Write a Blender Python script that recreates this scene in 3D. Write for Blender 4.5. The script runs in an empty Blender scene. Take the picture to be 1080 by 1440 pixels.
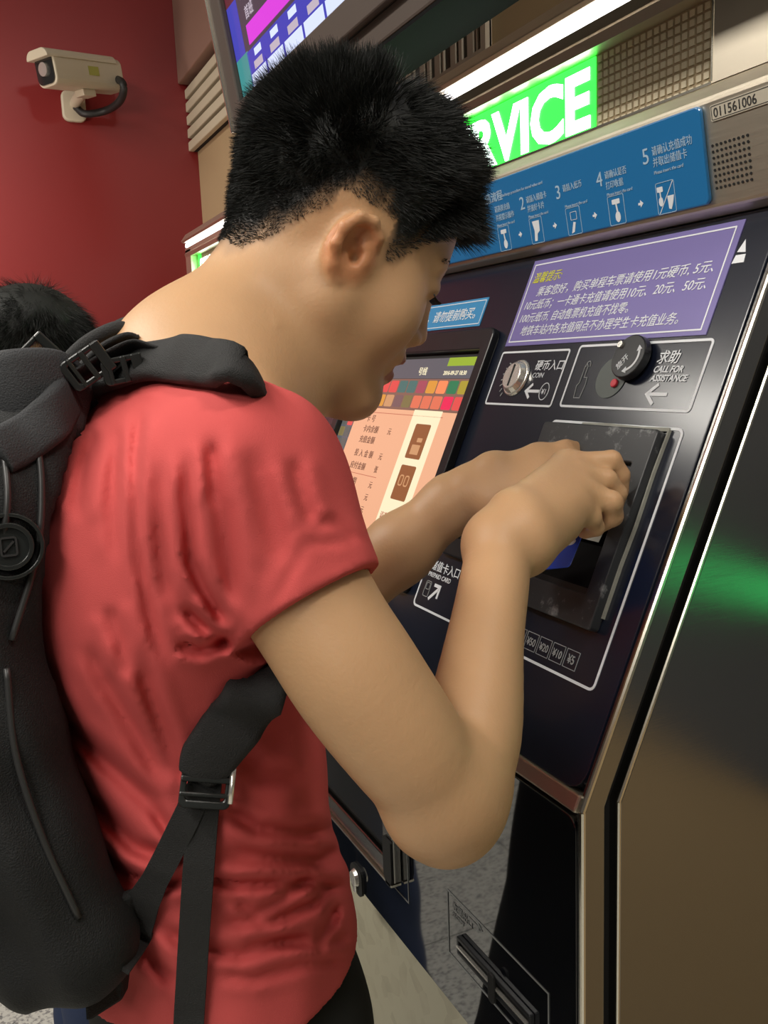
import bpy, bmesh, math, random
import numpy as np
from mathutils import Vector, Matrix
from mathutils.bvhtree import BVHTree
random.seed(7); rng = np.random.default_rng(7)
S = bpy.context.scene
COL = S.collection
# ------------------------------------------------------------------ camera
F = 1248.0
YAW, PIT, ROL = .4425, .16695, -.038478
CAM = np.array([0, 0, 1.45])
fw = np.array([-math.cos(YAW)*math.cos(PIT), math.sin(YAW)*math.cos(PIT), -math.sin(PIT)])
rt = np.cross(fw, [0, 0, 1]); rt /= np.linalg.norm(rt); upv = np.cross(rt, fw)
c_, s_ = math.cos(ROL), math.sin(ROL)
rt, upv = c_*rt+s_*upv, -s_*rt+c_*upv
MW = np.array([rt, upv, fw])
cd = bpy.data.cameras.new('camera'); cam = bpy.data.objects.new('camera', cd); COL.objects.link(cam)
cam.matrix_world = Matrix(((rt[0], upv[0], -fw[0], CAM[0]), (rt[1], upv[1], -fw[1], CAM[1]), (rt[2], upv[2], -fw[2], CAM[2]), (0, 0, 0, 1)))
cd.sensor_fit = 'VERTICAL'; cd.sensor_height = 24; cd.lens = 24*F/1440; cd.clip_start = .02
S.camera = cam
# ------------------------------------------------------------------ world, lights, exposure
S.view_settings.view_transform = 'Standard'; S.view_settings.look = 'None'
S.view_settings.exposure = 0.0; S.view_settings.gamma = 1; S.view_settings.use_curve_mapping = False
w = bpy.data.worlds.new('world'); S.world = w; w.use_nodes = True
w.node_tree.nodes['Background'].inputs[0].default_value = (.85, .84, .80, 1)
w.node_tree.nodes['Background'].inputs[1].default_value = .28
def area(name, loc, to, sx, sy, power, col=(1, .95, .87)):
    l = bpy.data.lights.new(name, 'AREA'); l.shape = 'RECTANGLE'; l.size = sx; l.size_y = sy; l.energy = power; l.color = col
    o = bpy.data.objects.new(name, l); COL.objects.link(o); o.location = loc
    o.rotation_euler = (Vector(to)-Vector(loc)).to_track_quat('-Z', 'Y').to_euler()
    return o
area('ceiling_and_fill_light', (-.6, -.9, 2.78), (-.6, -.85, 0), 2.4, .25, 47)
area('ceiling_and_fill_light', (-2.0, -.9, 2.78), (-2.0, -.9, 0), 1.6, .25, 20)
area('ceiling_and_fill_light', (1.1, -1.7, 2.78), (.4, -.4, 0), 1.4, .5, 24)
area('ceiling_and_fill_light', (.15, .48, 2.76), (-1.1, .8, 1.9), .3, .12, 9)  # added fill lamp, brightens the beige wall above the header
area('wall_lamp_light', (-2.5, -.30, 1.92), (-3.0, .0, 1.80), .2, .3, 5.0, (1, .85, .75))

# ------------------------------------------------------------------ projection helpers used while modelling
def ray(x, y): return MW.T @ np.array([(x-540)/F, (720-y)/F, 1.])
def P(x, y, d): return CAM+ray(x, y)*d
def onX(x, y, X): r = ray(x, y); return CAM+r*(X/r[0])
def onY(x, y, Y): r = ray(x, y); return CAM+r*(Y/r[1])
KN = np.array([0, .443, 1.067]); EU = np.array([0, .41, .912]); EU /= np.linalg.norm(EU)
EN = np.array([0, -EU[2], EU[1]])                      # outward normal of the sloped fascia
def U(x, y):                                            # photo pixel -> (X, u) on the sloped fascia
    r = ray(x, y); t = np.dot(KN-CAM, EN)/np.dot(r, EN); p = CAM+r*t
    return p[0], float(np.dot(p-KN, EU))
def proj(p):
    c = (p-CAM) @ MW.T
    return 540+F*c[..., 0]/c[..., 2], 720-F*c[..., 1]/c[..., 2]
MS = Matrix(((1, 0, 0, 0), (0, EU[1], EN[1], KN[1]), (0, EU[2], EN[2], KN[2]), (0, 0, 0, 1)))     # fascia frame (X,u,n)
MF = Matrix(((1, 0, 0, 0), (0, 0, -1, .443), (0, 1, 0, 0), (0, 0, 0, 1)))                         # lower front frame (X,z,n)
hb = np.array([.655, 1.580]); ht = np.array([.6385, 1.672]); he = (ht-hb)/np.linalg.norm(ht-hb)
MH = Matrix(((1, 0, 0, 0), (0, he[0], -he[1], hb[0]), (0, he[1], he[0], hb[1]), (0, 0, 0, 1)))    # header instruction panel frame
ML = Matrix(((1, 0, 0, 0), (0, 0, -1, .66), (0, 1, 0, 0), (0, 0, 0, 1)))                          # LED window frame (X,z,n)

# ------------------------------------------------------------------ materials
def srgb(r, g, b):
    f = lambda v: (v/255/12.92) if v/255 <= .04045 else ((v/255+.055)/1.055)**2.4
    return (f(r), f(g), f(b), 1)
def mat(name, col, rough=.5, metal=0, spec=.5, emit=None, es=1, coat=0, noise=0, nscale=40, bump=0, bscale=200, aniso=0, ior=None):
    m = bpy.data.materials.new(name); m.use_nodes = True; nt = m.node_tree; b = nt.nodes['Principled BSDF']
    b.inputs['Base Color'].default_value = col; b.inputs['Roughness'].default_value = rough; b.inputs['Metallic'].default_value = metal
    b.inputs['Specular IOR Level'].default_value = spec
    if ior: b.inputs['IOR'].default_value = ior
    if coat: b.inputs['Coat Weight'].default_value = coat; b.inputs['Coat Roughness'].default_value = .04
    if emit: b.inputs['Emission Color'].default_value = emit; b.inputs['Emission Strength'].default_value = es
    if noise or bump:
        tc = nt.nodes.new('ShaderNodeTexCoord')
    if noise:
        n = nt.nodes.new('ShaderNodeTexNoise'); n.inputs['Scale'].default_value = nscale; n.inputs['Detail'].default_value = 5
        nt.links.new(tc.outputs['Object'], n.inputs['Vector'])
        mx = nt.nodes.new('ShaderNodeMix'); mx.data_type = 'RGBA'
        mx.inputs[6].default_value = tuple(c*(1-noise) for c in col[:3])+(1,); mx.inputs[7].default_value = tuple(min(1, c*(1+noise)) for c in col[:3])+(1,)
        nt.links.new(n.outputs['Fac'], mx.inputs[0]); nt.links.new(mx.outputs[2], b.inputs['Base Color'])
    if bump:
        n2 = nt.nodes.new('ShaderNodeTexNoise'); n2.inputs['Scale'].default_value = bscale; n2.inputs['Detail'].default_value = 3
        nt.links.new(tc.outputs['Object'], n2.inputs['Vector'])
        bp = nt.nodes.new('ShaderNodeBump'); bp.inputs['Strength'].default_value = bump; bp.inputs['Distance'].default_value = .002
        nt.links.new(n2.outputs['Fac'], bp.inputs['Height']); nt.links.new(bp.outputs['Normal'], b.inputs['Normal'])
    return m
def brushed(name, col, rough, axis, strength=.15):
    m = mat(name, col, rough, 1); nt = m.node_tree; b = nt.nodes['Principled BSDF']
    tc = nt.nodes.new('ShaderNodeTexCoord'); mp = nt.nodes.new('ShaderNodeMapping'); n = nt.nodes.new('ShaderNodeTexNoise')
    sc = [600, 600, 600]; sc[axis] = 4; mp.inputs['Scale'].default_value = sc; n.inputs['Detail'].default_value = 2
    nt.links.new(tc.outputs['Object'], mp.inputs['Vector']); nt.links.new(mp.outputs[0], n.inputs['Vector'])
    mr = nt.nodes.new('ShaderNodeMapRange'); mr.inputs[3].default_value = rough*.8; mr.inputs[4].default_value = rough*1.2
    nt.links.new(n.outputs['Fac'], mr.inputs[0]); nt.links.new(mr.outputs[0], b.inputs['Roughness'])
    bp = nt.nodes.new('ShaderNodeBump'); bp.inputs['Strength'].default_value = strength; bp.inputs['Distance'].default_value = .0003
    nt.links.new(n.outputs['Fac'], bp.inputs['Height']); nt.links.new(bp.outputs['Normal'], b.inputs['Normal'])
    return m
def speckle(name, cols, scale, rough):
    m = mat(name, cols[0], rough); nt = m.node_tree; b = nt.nodes['Principled BSDF']
    tc = nt.nodes.new('ShaderNodeTexCoord'); v = nt.nodes.new('ShaderNodeTexVoronoi'); v.inputs['Scale'].default_value = scale
    n = nt.nodes.new('ShaderNodeTexNoise'); n.inputs['Scale'].default_value = scale*.6; n.inputs['Detail'].default_value = 6
    ad = nt.nodes.new('ShaderNodeMath'); ad.operation = 'ADD'; r = nt.nodes.new('ShaderNodeValToRGB')
    nt.links.new(tc.outputs['Object'], v.inputs['Vector']); nt.links.new(tc.outputs['Object'], n.inputs['Vector'])
    nt.links.new(v.outputs['Color'], ad.inputs[0]); nt.links.new(n.outputs['Fac'], ad.inputs[1]); nt.links.new(ad.outputs[0], r.inputs[0])
    e = r.color_ramp.elements; e[0].color = cols[0]; e[0].position = .45; e[1].color = cols[2]; e[1].position = 1.15
    x = e.new(.75); x.color = cols[1]
    nt.links.new(r.outputs[0], b.inputs['Base Color'])
    return m
G = lambda v, t=(1, 1, 1): (v*t[0], v*t[1], v*t[2], 1)
M = dict(
    dwall=mat('dark_wall', srgb(92, 94, 98), .6),
    red=mat('red_wall_panel', (.20, .012, .012, 1), .42, 0, .5, noise=.05, nscale=3),
    beige=mat('beige_wall', srgb(176, 152, 116), .7, noise=.04, nscale=4),
    slat=mat('cream_slat', srgb(205, 195, 170), .6),
    darkgap=mat('dark_gap', G(.006), .8),
    ceil=mat('ceiling', G(.5), .8),
    granite=speckle('granite', [G(.16, (.95, 1, 1)), G(.36, (1, 1, .96)), G(.66, (1, 1, .92))], 170, .3),
    pale=speckle('pale_stone', [srgb(176, 170, 146), srgb(188, 181, 156), srgb(196, 190, 165)], 40, .45),
    soffit=mat('soffit', srgb(150, 118, 104), .5),
    champ=brushed('champagne_steel', (.74, .66, .53, 1), .42, 0),
    steel=brushed('brushed_steel', (.32, .31, .29, 1), .2, 1),
    edge=mat('polished_steel_edge', (.85, .80, .68, 1), .22, 1),
    black=mat('black_glass', (.008, .011, .022, 1), .2, 0, .8, ior=1.6),
    lower=mat('black_gloss_lower', (.006, .007, .010, 1), .035, 0, 1.0, ior=1.9),
    bezel=mat('black_plastic', (.014, .015, .017, 1), .28, 0, .5, noise=.4, nscale=60),
    matt=mat('matt_black', G(.008), .6),
    flatblack=mat('flat_black', G(.012), .95, 0, .05),
    worn=None,
    white=mat('white_print', srgb(225, 228, 232), .4),
    grey=mat('grey_print', srgb(140, 142, 140), .5),
    purple=mat('purple_film', srgb(122, 112, 170), .28, coat=.3),
    yellow=mat('yellow_print', srgb(214, 212, 60), .4),
    strip=mat('blue_sticker', srgb(60, 140, 190), .3),
    blue=mat('blue_board', srgb(36, 112, 168), .3, coat=.2),
    lblue=mat('light_blue_print', srgb(170, 195, 215), .4),
    chrome=mat('chrome', (.9, .87, .80, 1), .25, .8),
    green=mat('led_green', G(0), .5, emit=(.03, 1.0, .05, 1), es=2.6),
    gtext=mat('led_text', G(0), .5, emit=(.8, 1, .88, 1), es=7.0),
    lamp=mat('light_strip', G(.8), .5, emit=(1, .96, .98, 1), es=5),
    tag=mat('number_plate', srgb(190, 182, 165), .35),
    tagtext=mat('dark_print', G(.03), .5),
    cctv=mat('camera_housing', srgb(190, 180, 158), .45),
    glassd=mat('lens_glass', G(.02), .08, 0, .8),
    cable=mat('cable_black', G(.015), .5),
    tv=mat('tv_casing', srgb(88, 78, 72), .55, 0, .3),
    card=mat('blue_card', srgb(10, 70, 220), .3, coat=.3),
    note=mat('paper_note', srgb(196, 196, 182), .7),
    fabric=mat('backpack_fabric', G(.012, (.95, 1, 1.05)), .72, 0, .35, bump=.5, bscale=900),
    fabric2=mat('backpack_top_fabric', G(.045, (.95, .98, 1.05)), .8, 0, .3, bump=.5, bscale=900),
    web=mat('webbing', G(.013), .75, bump=.6, bscale=1200),
    pipe=mat('strap_piping', G(.03), .4),
    plastic=mat('buckle_plastic', G(.02, (.9, 1, .95)), .25),
    shirt=mat('red_cotton', (.58, .088, .085, 1), .85, 0, .2, noise=.06, nscale=25, bump=.25, bscale=1500),
    shirt2=mat('dark_jacket', G(.02), .8),
    trouser=mat('black_trousers', G(.008), .85),
    jeans=mat('blue_jeans', (.02, .035, .09, 1), .85, bump=.4, bscale=700),
    shoe=mat('dark_shoes', G(.03), .5), sole=mat('shoe_sole', G(.5), .6),
    hair=mat('black_hair', (.018, .019, .017, 1), .6, 0, .3),
    lash=mat('eyelash', G(.005), .6), eyew=mat('eye', G(.5), .1),
    lip=mat('lip', (.35, .12, .08, 1), .45),
    vent=mat('vent_frame', srgb(178, 166, 148), .5), ventd=mat('vent_inside', srgb(62, 57, 48), .6),
)
def skin_mat():
    m = mat('skin', (.5, .3, .17, 1), .48, 0, .4, bump=.12, bscale=350); nt = m.node_tree; b = nt.nodes['Principled BSDF']
    a = nt.nodes.new('ShaderNodeAttribute'); a.attribute_name = 'tint'
    n = nt.nodes.new('ShaderNodeTexNoise'); n.inputs['Scale'].default_value = 18; n.inputs['Detail'].default_value = 4
    tc = nt.nodes.new('ShaderNodeTexCoord'); nt.links.new(tc.outputs['Object'], n.inputs['Vector'])
    mr = nt.nodes.new('ShaderNodeMapRange'); mr.inputs[3].default_value = .9; mr.inputs[4].default_value = 1.08
    nt.links.new(n.outputs['Fac'], mr.inputs[0])
    vm = nt.nodes.new('ShaderNodeVectorMath'); vm.operation = 'SCALE'
    nt.links.new(a.outputs['Color'], vm.inputs[0]); nt.links.new(mr.outputs[0], vm.inputs['Scale'])
    nt.links.new(vm.outputs[0], b.inputs['Base Color'])
    b.inputs['Subsurface Weight'].default_value = .12; b.inputs['Subsurface Radius'].default_value = (.012, .005, .003); b.inputs['Subsurface Scale'].default_value = .6
    return m
M['skin'] = skin_mat()
def worn_mat():                                          # black plastic with pale worn scuffs and glue along its rim
    m = mat('worn_plastic', (.014, .015, .017, 1), .3); nt = m.node_tree; b = nt.nodes['Principled BSDF']
    tc = nt.nodes.new('ShaderNodeTexCoord'); n = nt.nodes.new('ShaderNodeTexNoise'); n.inputs['Scale'].default_value = 38; n.inputs['Detail'].default_value = 8; n.inputs['Roughness'].default_value = .7
    r = nt.nodes.new('ShaderNodeValToRGB'); e = r.color_ramp.elements
    e[0].position = .55; e[0].color = (.032, .034, .037, 1); e[1].position = .70; e[1].color = (.30, .31, .31, 1)
    nt.links.new(tc.outputs['Object'], n.inputs['Vector']); nt.links.new(n.outputs['Fac'], r.inputs[0]); nt.links.new(r.outputs[0], b.inputs['Base Color'])
    return m
M['worn'] = worn_mat()
def emis(name, r, g, b, s=1.05): return mat(name, G(.01), .25, emit=srgb(r, g, b), es=s)

# ------------------------------------------------------------------ mesh helpers
def link(o, parent=None):
    COL.objects.link(o)
    if parent is not None:
        o.parent = parent
        m = Matrix.Identity(4); q = parent; chain = []
        while q is not None: chain.append(q); q = q.parent
        for q in reversed(chain): m = m @ q.matrix_parent_inverse @ Matrix.LocRotScale(q.location, q.rotation_euler, q.scale)
        o.matrix_parent_inverse = m.inverted()
    return o
def mesh(name, bm, m, parent=None, smooth=False, xf=None, bev=0):
    if xf is not None: bmesh.ops.transform(bm, matrix=xf, verts=bm.verts)
    bmesh.ops.recalc_face_normals(bm, faces=bm.faces)
    me = bpy.data.meshes.new(name); bm.to_mesh(me); bm.free()
    for q in (m if isinstance(m, (list, tuple)) else [m]): me.materials.append(q)
    if smooth: me.polygons.foreach_set('use_smooth', [True]*len(me.polygons))
    o = bpy.data.objects.new(name, me); link(o, parent)
    if bev:
        b = o.modifiers.new('bevel', 'BEVEL'); b.width = bev; b.segments = 2; b.limit_method = 'ANGLE'
    return o
def tag(o, label=None, cat=None, group=None, kind=None):
    for k, v in (('label', label), ('category', cat), ('group', group), ('kind', kind)):
        if v: o[k] = v
    return o
def thing(name, loc, label, cat, group=None):
    o = bpy.data.objects.new(name, None); COL.objects.link(o); o.location = loc; o.empty_display_size = .05
    return tag(o, label, cat, group)
def BM(): return bmesh.new()
def box(bm, x0, x1, y0, y1, z0, z1, mi=0):
    v = [bm.verts.new((x, y, z)) for x in (x0, x1) for y in (y0, y1) for z in (z0, z1)]
    for f in ((0, 1, 3, 2), (4, 6, 7, 5), (0, 4, 5, 1), (2, 3, 7, 6), (0, 2, 6, 4), (1, 5, 7, 3)):
        bm.faces.new([v[i] for i in f]).material_index = mi
def poly(bm, pts, z0, z1, mi=0):                         # extruded flat polygon, local z is the thickness
    a = [bm.verts.new((p[0], p[1], z0)) for p in pts]; b = [bm.verts.new((p[0], p[1], z1)) for p in pts]; n = len(pts)
    bm.faces.new(a).material_index = mi; bm.faces.new(b[::-1]).material_index = mi
    for i in range(n): bm.faces.new((a[i], a[(i+1) % n], b[(i+1) % n], b[i])).material_index = mi
def rrect(x0, y0, x1, y1, r, n=5):
    o = []
    for cx, cy, a0 in ((x1-r, y1-r, 0), (x0+r, y1-r, 90), (x0+r, y0+r, 180), (x1-r, y0+r, 270)):
        for i in range(n+1):
            a = math.radians(a0+90*i/n); o.append((cx+r*math.cos(a), cy+r*math.sin(a)))
    return o
def ring(bm, po, pi, z0, z1, mi=0):
    n = len(po); L = [[bm.verts.new((p[0], p[1], z)) for p in q] for q, z in ((po, z0), (po, z1), (pi, z1), (pi, z0))]
    for k in range(4):
        a, b = L[k], L[(k+1) % 4]
        for i in range(n): bm.faces.new((a[i], a[(i+1) % n], b[(i+1) % n], b[i])).material_index = mi
def outline(bm, x0, y0, x1, y1, r, t, z0=.0002, z1=.0007):
    ring(bm, rrect(x0, y0, x1, y1, r), rrect(x0+t, y0+t, x1-t, y1-t, max(r-t, .0003)), z0, z1)
def pline(bm, pts, t, z0=.0002, z1=.0007, closed=False):  # flat line of width t through 2D points
    n = len(pts); L = []; 
    for i in range(n):
        a = np.array(pts[i-1] if (i or closed) else pts[i]); b = np.array(pts[i]); c = np.array(pts[(i+1) % n] if (i < n-1 or closed) else pts[i])
        d1 = b-a; d2 = c-b; d1 = d1/max(np.linalg.norm(d1), 1e-9); d2 = d2/max(np.linalg.norm(d2), 1e-9); d = d1+d2; d /= max(np.linalg.norm(d), 1e-9)
        nn = np.array([-d[1], d[0]]); k = 1/max(.4, abs(np.dot(nn, [-d2[1], d2[0]])) if np.linalg.norm(d2) > .5 else 1)
        L.append((b+nn*t/2*k, b-nn*t/2*k))
    V = [[bm.verts.new((p[0], p[1], z)) for p in (l[0], l[1])]+[bm.verts.new((p[0], p[1], z1)) for p in (l[1], l[0])] for l in L for z in (z0,)]
    for i in range(n if closed else n-1):
        a, b = V[i], V[(i+1) % n]
        for k in range(4): bm.faces.new((a[k], a[(k+1) % 4], b[(k+1) % 4], b[k]))
    if not closed: bm.faces.new(V[0]); bm.faces.new(V[-1][::-1])
def prismX(bm, prof, x0, x1, mi=0):
    a = [bm.verts.new((x0, p[0], p[1])) for p in prof]; b = [bm.verts.new((x1, p[0], p[1])) for p in prof]; n = len(prof)
    bm.faces.new(a).material_index = mi; bm.faces.new(b[::-1]).material_index = mi
    for i in range(n): bm.faces.new((a[i], a[(i+1) % n], b[(i+1) % n], b[i])).material_index = mi
def cyl(bm, c, r, z0, z1, n=24, r2=None, mi=0):
    r2 = r if r2 is None else r2
    a = [bm.verts.new((c[0]+r*math.cos(i*math.tau/n), c[1]+r*math.sin(i*math.tau/n), z0)) for i in range(n)]
    b = [bm.verts.new((c[0]+r2*math.cos(i*math.tau/n), c[1]+r2*math.sin(i*math.tau/n), z1)) for i in range(n)]
    bm.faces.new(a[::-1]).material_index = mi; bm.faces.new(b).material_index = mi
    for i in range(n): bm.faces.new((a[i], a[(i+1) % n], b[(i+1) % n], b[i])).material_index = mi
def catmull(pts, n=8):
    pts = [np.array(p, float) for p in pts]; q = [2*pts[0]-pts[1]]+pts+[2*pts[-1]-pts[-2]]; o = []
    for i in range(1, len(q)-2):
        for k in range(n):
            t = k/n; o.append(.5*((2*q[i])+(-q[i-1]+q[i+1])*t+(2*q[i-1]-5*q[i]+4*q[i+1]-q[i+2])*t*t+(-q[i-1]+3*q[i]-3*q[i+1]+q[i+2])*t**3))
    o.append(pts[-1]); return o
def ribbon(bm, pts, w, t, side, n=8, mi=0, rounded=True):     # strap: width w across `side` (vector or list), thickness t
    k0 = len(pts); C = catmull(pts, n); W = w if isinstance(w, (list, tuple)) else [w]*k0
    SD = side if isinstance(side, list) else [side]*k0
    m = len(C); prev = None
    for i, c in enumerate(C):
        s = i/(m-1)*(k0-1); j = min(int(s), k0-2); f = s-j
        ww = W[j]*(1-f)+W[j+1]*f; sd = np.array(SD[j])*(1-f)+np.array(SD[j+1])*f
        T = C[min(i+1, m-1)]-C[max(i-1, 0)]; T /= np.linalg.norm(T)
        sd = sd-T*np.dot(sd, T); sd /= np.linalg.norm(sd); nn = np.cross(T, sd)
        if rounded: cs = [(ww/2*math.cos(a)*1.0, t/2*math.sin(a)) for a in np.linspace(0, math.tau, 12, endpoint=False)]; cs = [(math.copysign(abs(x/(ww/2))**.5*ww/2, x), math.copysign(abs(y/(t/2))**.6*t/2, y)) for x, y in cs]
        else: cs = [(ww/2, t/2), (-ww/2, t/2), (-ww/2, -t/2), (ww/2, -t/2)]
        V = [bm.verts.new(c+sd*x+nn*y) for x, y in cs]
        if prev:
            for k in range(len(V)): bm.faces.new((prev[k], prev[(k+1) % len(V)], V[(k+1) % len(V)], V[k])).material_index = mi
        else: bm.faces.new(V).material_index = mi
        prev = V
    bm.faces.new(prev[::-1]).material_index = mi
def tube(bm, pts, r, n=8, k=10, mi=0):
    C = catmull(pts, n) if len(pts) > 2 else [np.array(p, float) for p in pts]; prev = None; m = len(C)
    ref = np.array([.3, .2, .9])
    for i, c in enumerate(C):
        T = C[min(i+1, m-1)]-C[max(i-1, 0)]; T /= np.linalg.norm(T); a = np.cross(T, ref); a /= np.linalg.norm(a); b = np.cross(T, a)
        V = [bm.verts.new(c+r*(a*math.cos(q*math.tau/k)+b*math.sin(q*math.tau/k))) for q in range(k)]
        if prev:
            for q in range(k): bm.faces.new((prev[q], prev[(q+1) % k], V[(q+1) % k], V[q])).material_index = mi
        else: bm.faces.new(V[::-1]).material_index = mi
        prev = V
    bm.faces.new(prev).material_index = mi
FONT_N = [0]
def text(name, body, x, y, size, m, parent, xf, align='LEFT', shear=0, sx=1.0, z=.0004, bold=0, ext=.0002, rot=0, font=None):
    c = bpy.data.curves.new(name, 'FONT'); c.body = body; c.size = size; c.align_x = align; c.shear = shear; c.extrude = ext; c.offset = bold; c.resolution_u = 3
    if font: c.font = font
    t = bpy.data.objects.new(name+'_curve', c); COL.objects.link(t)
    dg = bpy.context.evaluated_depsgraph_get(); me = bpy.data.meshes.new_from_object(t.evaluated_get(dg)); bpy.data.objects.remove(t)
    me.transform(xf @ Matrix.Translation((x, y, z+ext)) @ Matrix.Rotation(rot, 4, 'Z') @ Matrix.Diagonal((sx, 1, 1, 1)))
    me.materials.clear(); me.materials.append(m)
    o = bpy.data.objects.new(name, me); return link(o, parent)
# ================================================================== SETTING
XR, YW, ZC = -3.0, .80, 2.9
def struct(name, bm, m, parent=None, **k):
    o = mesh(name, bm, m, parent, **k)
    if parent is None: o['kind'] = 'structure'
    return o
b = BM(); box(b, -5.0, 2.6, -3.1, 1.0, -.06, -.012); floor = struct('floor', b, M['darkgap'])
def shared(name, me, loc, parent):
    o = bpy.data.objects.new(name, me); o.location = loc; link(o, parent); return o
tm = {}
for kind in ('granite', 'pale'):
    b = BM(); box(b, .002, .598, .002, .598, -.012, 0)
    me = bpy.data.meshes.new('floor_tile'); bmesh.ops.recalc_face_normals(b, faces=b.faces); b.to_mesh(me); b.free(); me.materials.append(M[kind]); tm[kind] = me
for i in range(-3, 9):
    for j in range(6):
        y = -2.86+.6*j
        shared('floor_tile', tm['granite' if y > -1.2 else 'pale'], (XR+.6*i, y, 0), floor)
b = BM(); box(b, -5.0, 2.6, -3.1, 1.0, ZC, ZC+.08); struct('ceiling', b, M['ceil'])
b = BM(); box(b, -5.0, 2.6, YW, YW+.08, 0, ZC); struct('wall_back', b, M['beige'])
b = BM(); box(b, XR-.7, XR, -.25, YW, 0, ZC); struct('wall_left', b, M['red'])
b = BM(); box(b, -5.1, -5.0, -3.1, YW, 0, ZC); struct('wall_far', b, M['dwall'])
b = BM(); box(b, 2.6, 2.66, -3.1, 1.0, 0, ZC); struct('wall_right', b, M['dwall'])
b = BM(); box(b, -5.0, 2.66, -3.16, -3.1, 0, ZC); struct('wall_front', b, M['dwall'])
b = BM(); box(b, XR, -1.9, YW-.05, YW, onY(275, 86, YW-.05)[2], ZC); struct('trim_1', b, M['soffit'], bev=.004)
# cream slats of the wall louver above the far kiosk
lv = thing('wall_louver', (-2.7, YW, 2.2), 'cream slatted louver with black gaps high on the beige wall beside the red wall', 'louver')
z0, z1 = onY(302, 178, YW-.03)[2], onY(275, 86, YW-.05)[2]-.004
b = BM(); box(b, XR, -1.9, YW-.012, YW-.002, z0, z1); mesh('backing', b, M['darkgap'], lv)
h_ = (z1-z0)/5-.012
for i in range(5):
    b = BM(); z = z0+i*(h_+.012); box(b, XR, -1.9, YW-.03, YW-.012, z, z+h_); mesh('slat', b, M['slat'], lv, bev=.003)
# air vent in the beige wall over the near kiosk
q = onY(690, 72, YW); p_ = onY(628, 100, YW)
vt = thing('air_vent', (-1.5, YW, 1.95), 'pale framed air vent with vertical fins in the wall above the light strip', 'vent')
vx0, vx1, vz0, vz1 = -1.62, q[0]+.004, q[2]-.006, q[2]+.16
b = BM(); box(b, vx0, vx1, YW-.004, YW-.001, vz0, vz1); mesh('vent_back', b, M['ventd'], vt)
b = BM(); ring(b, [(vx0, vz0), (vx1, vz0), (vx1, vz1), (vx0, vz1)], [(vx0+.014, vz0+.012), (vx1-.014, vz0+.012), (vx1-.014, vz1-.012), (vx0+.014, vz1-.012)], .0, .012)
mesh('vent_frame', b, M['vent'], vt, xf=Matrix(((1, 0, 0, 0), (0, 0, -1, YW), (0, 1, 0, 0), (0, 0, 0, 1))))
for i in range(13):
    b = BM(); x = vx0+.03+i*(vx1-vx0-.05)/12.5; wv = (.004, .016, .010, .018)[i % 4]
    box(b, x, x+wv, YW-.008, YW-.004, vz0+.012, vz1-.012); mesh('vent_fin', b, M['vent'], vt)

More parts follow.
